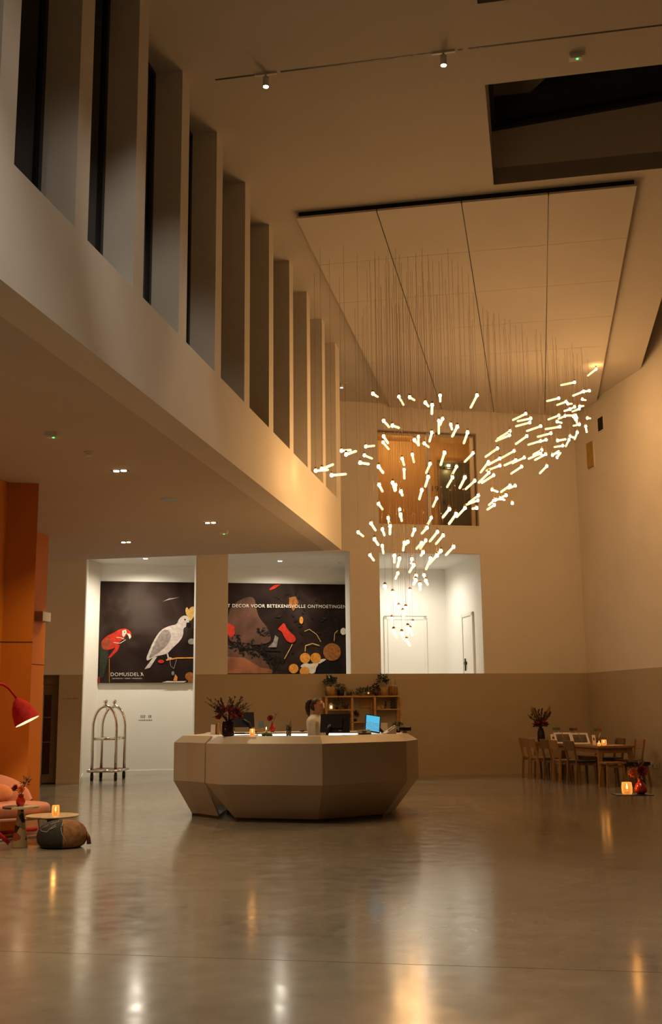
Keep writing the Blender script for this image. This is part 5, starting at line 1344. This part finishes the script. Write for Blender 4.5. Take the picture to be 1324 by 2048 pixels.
def sector(a0, a1, k=14):
    vs = []; fs = []; n = len(prof)
    for r, z in prof:
        for i in range(k+1): a = a0+(a1-a0)*i/k; wv = 1+.012*cos(a*9); vs.append((r*wv*cos(a), r*wv*sin(a), z))
    for j in range(n-1):
        for i in range(k): fs.append((j*(k+1)+i, j*(k+1)+i+1, (j+1)*(k+1)+i+1, (j+1)*(k+1)+i))
    vs.append((0,0,.2985)); e = len(vs)-1
    for i in range(k): fs.append(((n-1)*(k+1)+i, (n-1)*(k+1)+i+1, e))
    return MB().add(vs, fs, True)
sector(radians(110), radians(285)).build('black_half', M['poufblack'], t); sector(radians(285), radians(470)).build('brown_half', M['poufbrown'], t)
def pr(z):
    for (r0, z0), (r1, z1) in zip(prof, prof[1:]):
        if z0 <= z <= z1: return r0 + (r1-r0)*(z-z0)/(z1-z0)
    return .05
def seam(pts, name): MB().tube([((pr(z)+.004)*cos(radians(a)), (pr(z)+.004)*sin(radians(a)), z) for a, z in pts], .0035, 5).build(name, M['thread'], t)
seam([(285,.295),(283,.27),(280,.225),(283,.17),(290,.12),(296,.05)], 'seam'); seam([(215,.21),(228,.24),(245,.275),(262,.292)], 'stitched_leaf'); seam([(215,.21),(228,.195),(245,.19),(250,.22),(262,.265)], 'stitched_leaf'); seam([(250,.22),(258,.23),(266,.25)], 'stitched_leaf')
MB().tube([(.27,.02,.16),(.30,.0,.10),(.305,.0,.03)], [.012,.02,.026], 8).build('tassel', M['plum'], t)
# red felt floor lamp
yl = 13.5; s0 = aty(33, 1397, yl); tip = aty(60, 1440, yl)
base_ = Vector((-4.46, 12.78, 0))
t = thing('floor_lamp', 'red felt floor lamp with an arched neck and drooping shade by the orange wall', 'floor lamp', base_)
axis = Vector((.45, .02, -.88)).normalized(); s0 = s0 - base_
MB().tube([(0,0,.03),(0,0,1.0),(0,0,1.55),(.0,0,1.80),tuple(Vector((.06,.12,1.92))),tuple(aty(6,1369,yl)-base_),tuple(aty(17,1376,yl)-base_),tuple(aty(27,1388,yl)-base_),tuple(s0)], [.022,.02,.018,.017,.017,.017,.016,.015,.016], 10).build('neck', M['lampred'], t)
SHL = [(.018,0),(.055,.03),(.105,.10),(.135,.18),(.148,.26),(.160,.318)]
mb = MB(); mb.lathe(SHL, 26, s0, axis, capped=False)
lv_ = len(mb.v)
rg = random.Random(2)
mb.build('shade', M['lampred'], t)
MB().lathe([(r-.006, z) for r, z in SHL], 26, s0, axis, capped=False).build('shade_lining', M['lampin'], t)
MB().ball(tuple(s0 + axis*.22), .05, 14, 10).build('bulb', M['lampbulb'], t)
lamp('floor_lamp_light', 'SPOT', base_ + s0 + axis*.30, 22, (1, .72, .42), t, base_ + s0 + axis*2, 150, .5, .06)
lg = onz(18, 1690, 0) - base_; MB().tube([(0,0,.62),(lg.x*.45,lg.y*.45,.36),(lg.x, lg.y, .02)], [.02,.022,.024], 8).build('leg', M['lampred'], t)
l2 = onz(73, 1661, 0) - base_; MB().tube([(0,0,.25),(l2.x*.25,l2.y*.3,.05),(l2.x, l2.y, .024)], [.02,.024,.024], 8).build('leg', M['lampred'], t)
MB().tube([(0,0,.4),(-.02,-.14,.2),(.02,-.30,.02)], [.02,.022,.024], 8).build('leg', M['lampred'], t)
# loudspeaker on the far orange volume
nsp = onpl(78, 1234, B(0, VC), nB); uu = nsp.dot(dB)
t = thing('wall_speaker', 'small grey wall speaker on the orange volume', 'speaker', B(uu, VC, nsp.z), ROTB)
MB().box(0, .14, -.16, .16, -.085, .085).build('cabinet', M['grey_metal'], t); MB().box(.14, .146, -.15, .15, -.075, .075).build('grille', M['white_metal'], t)
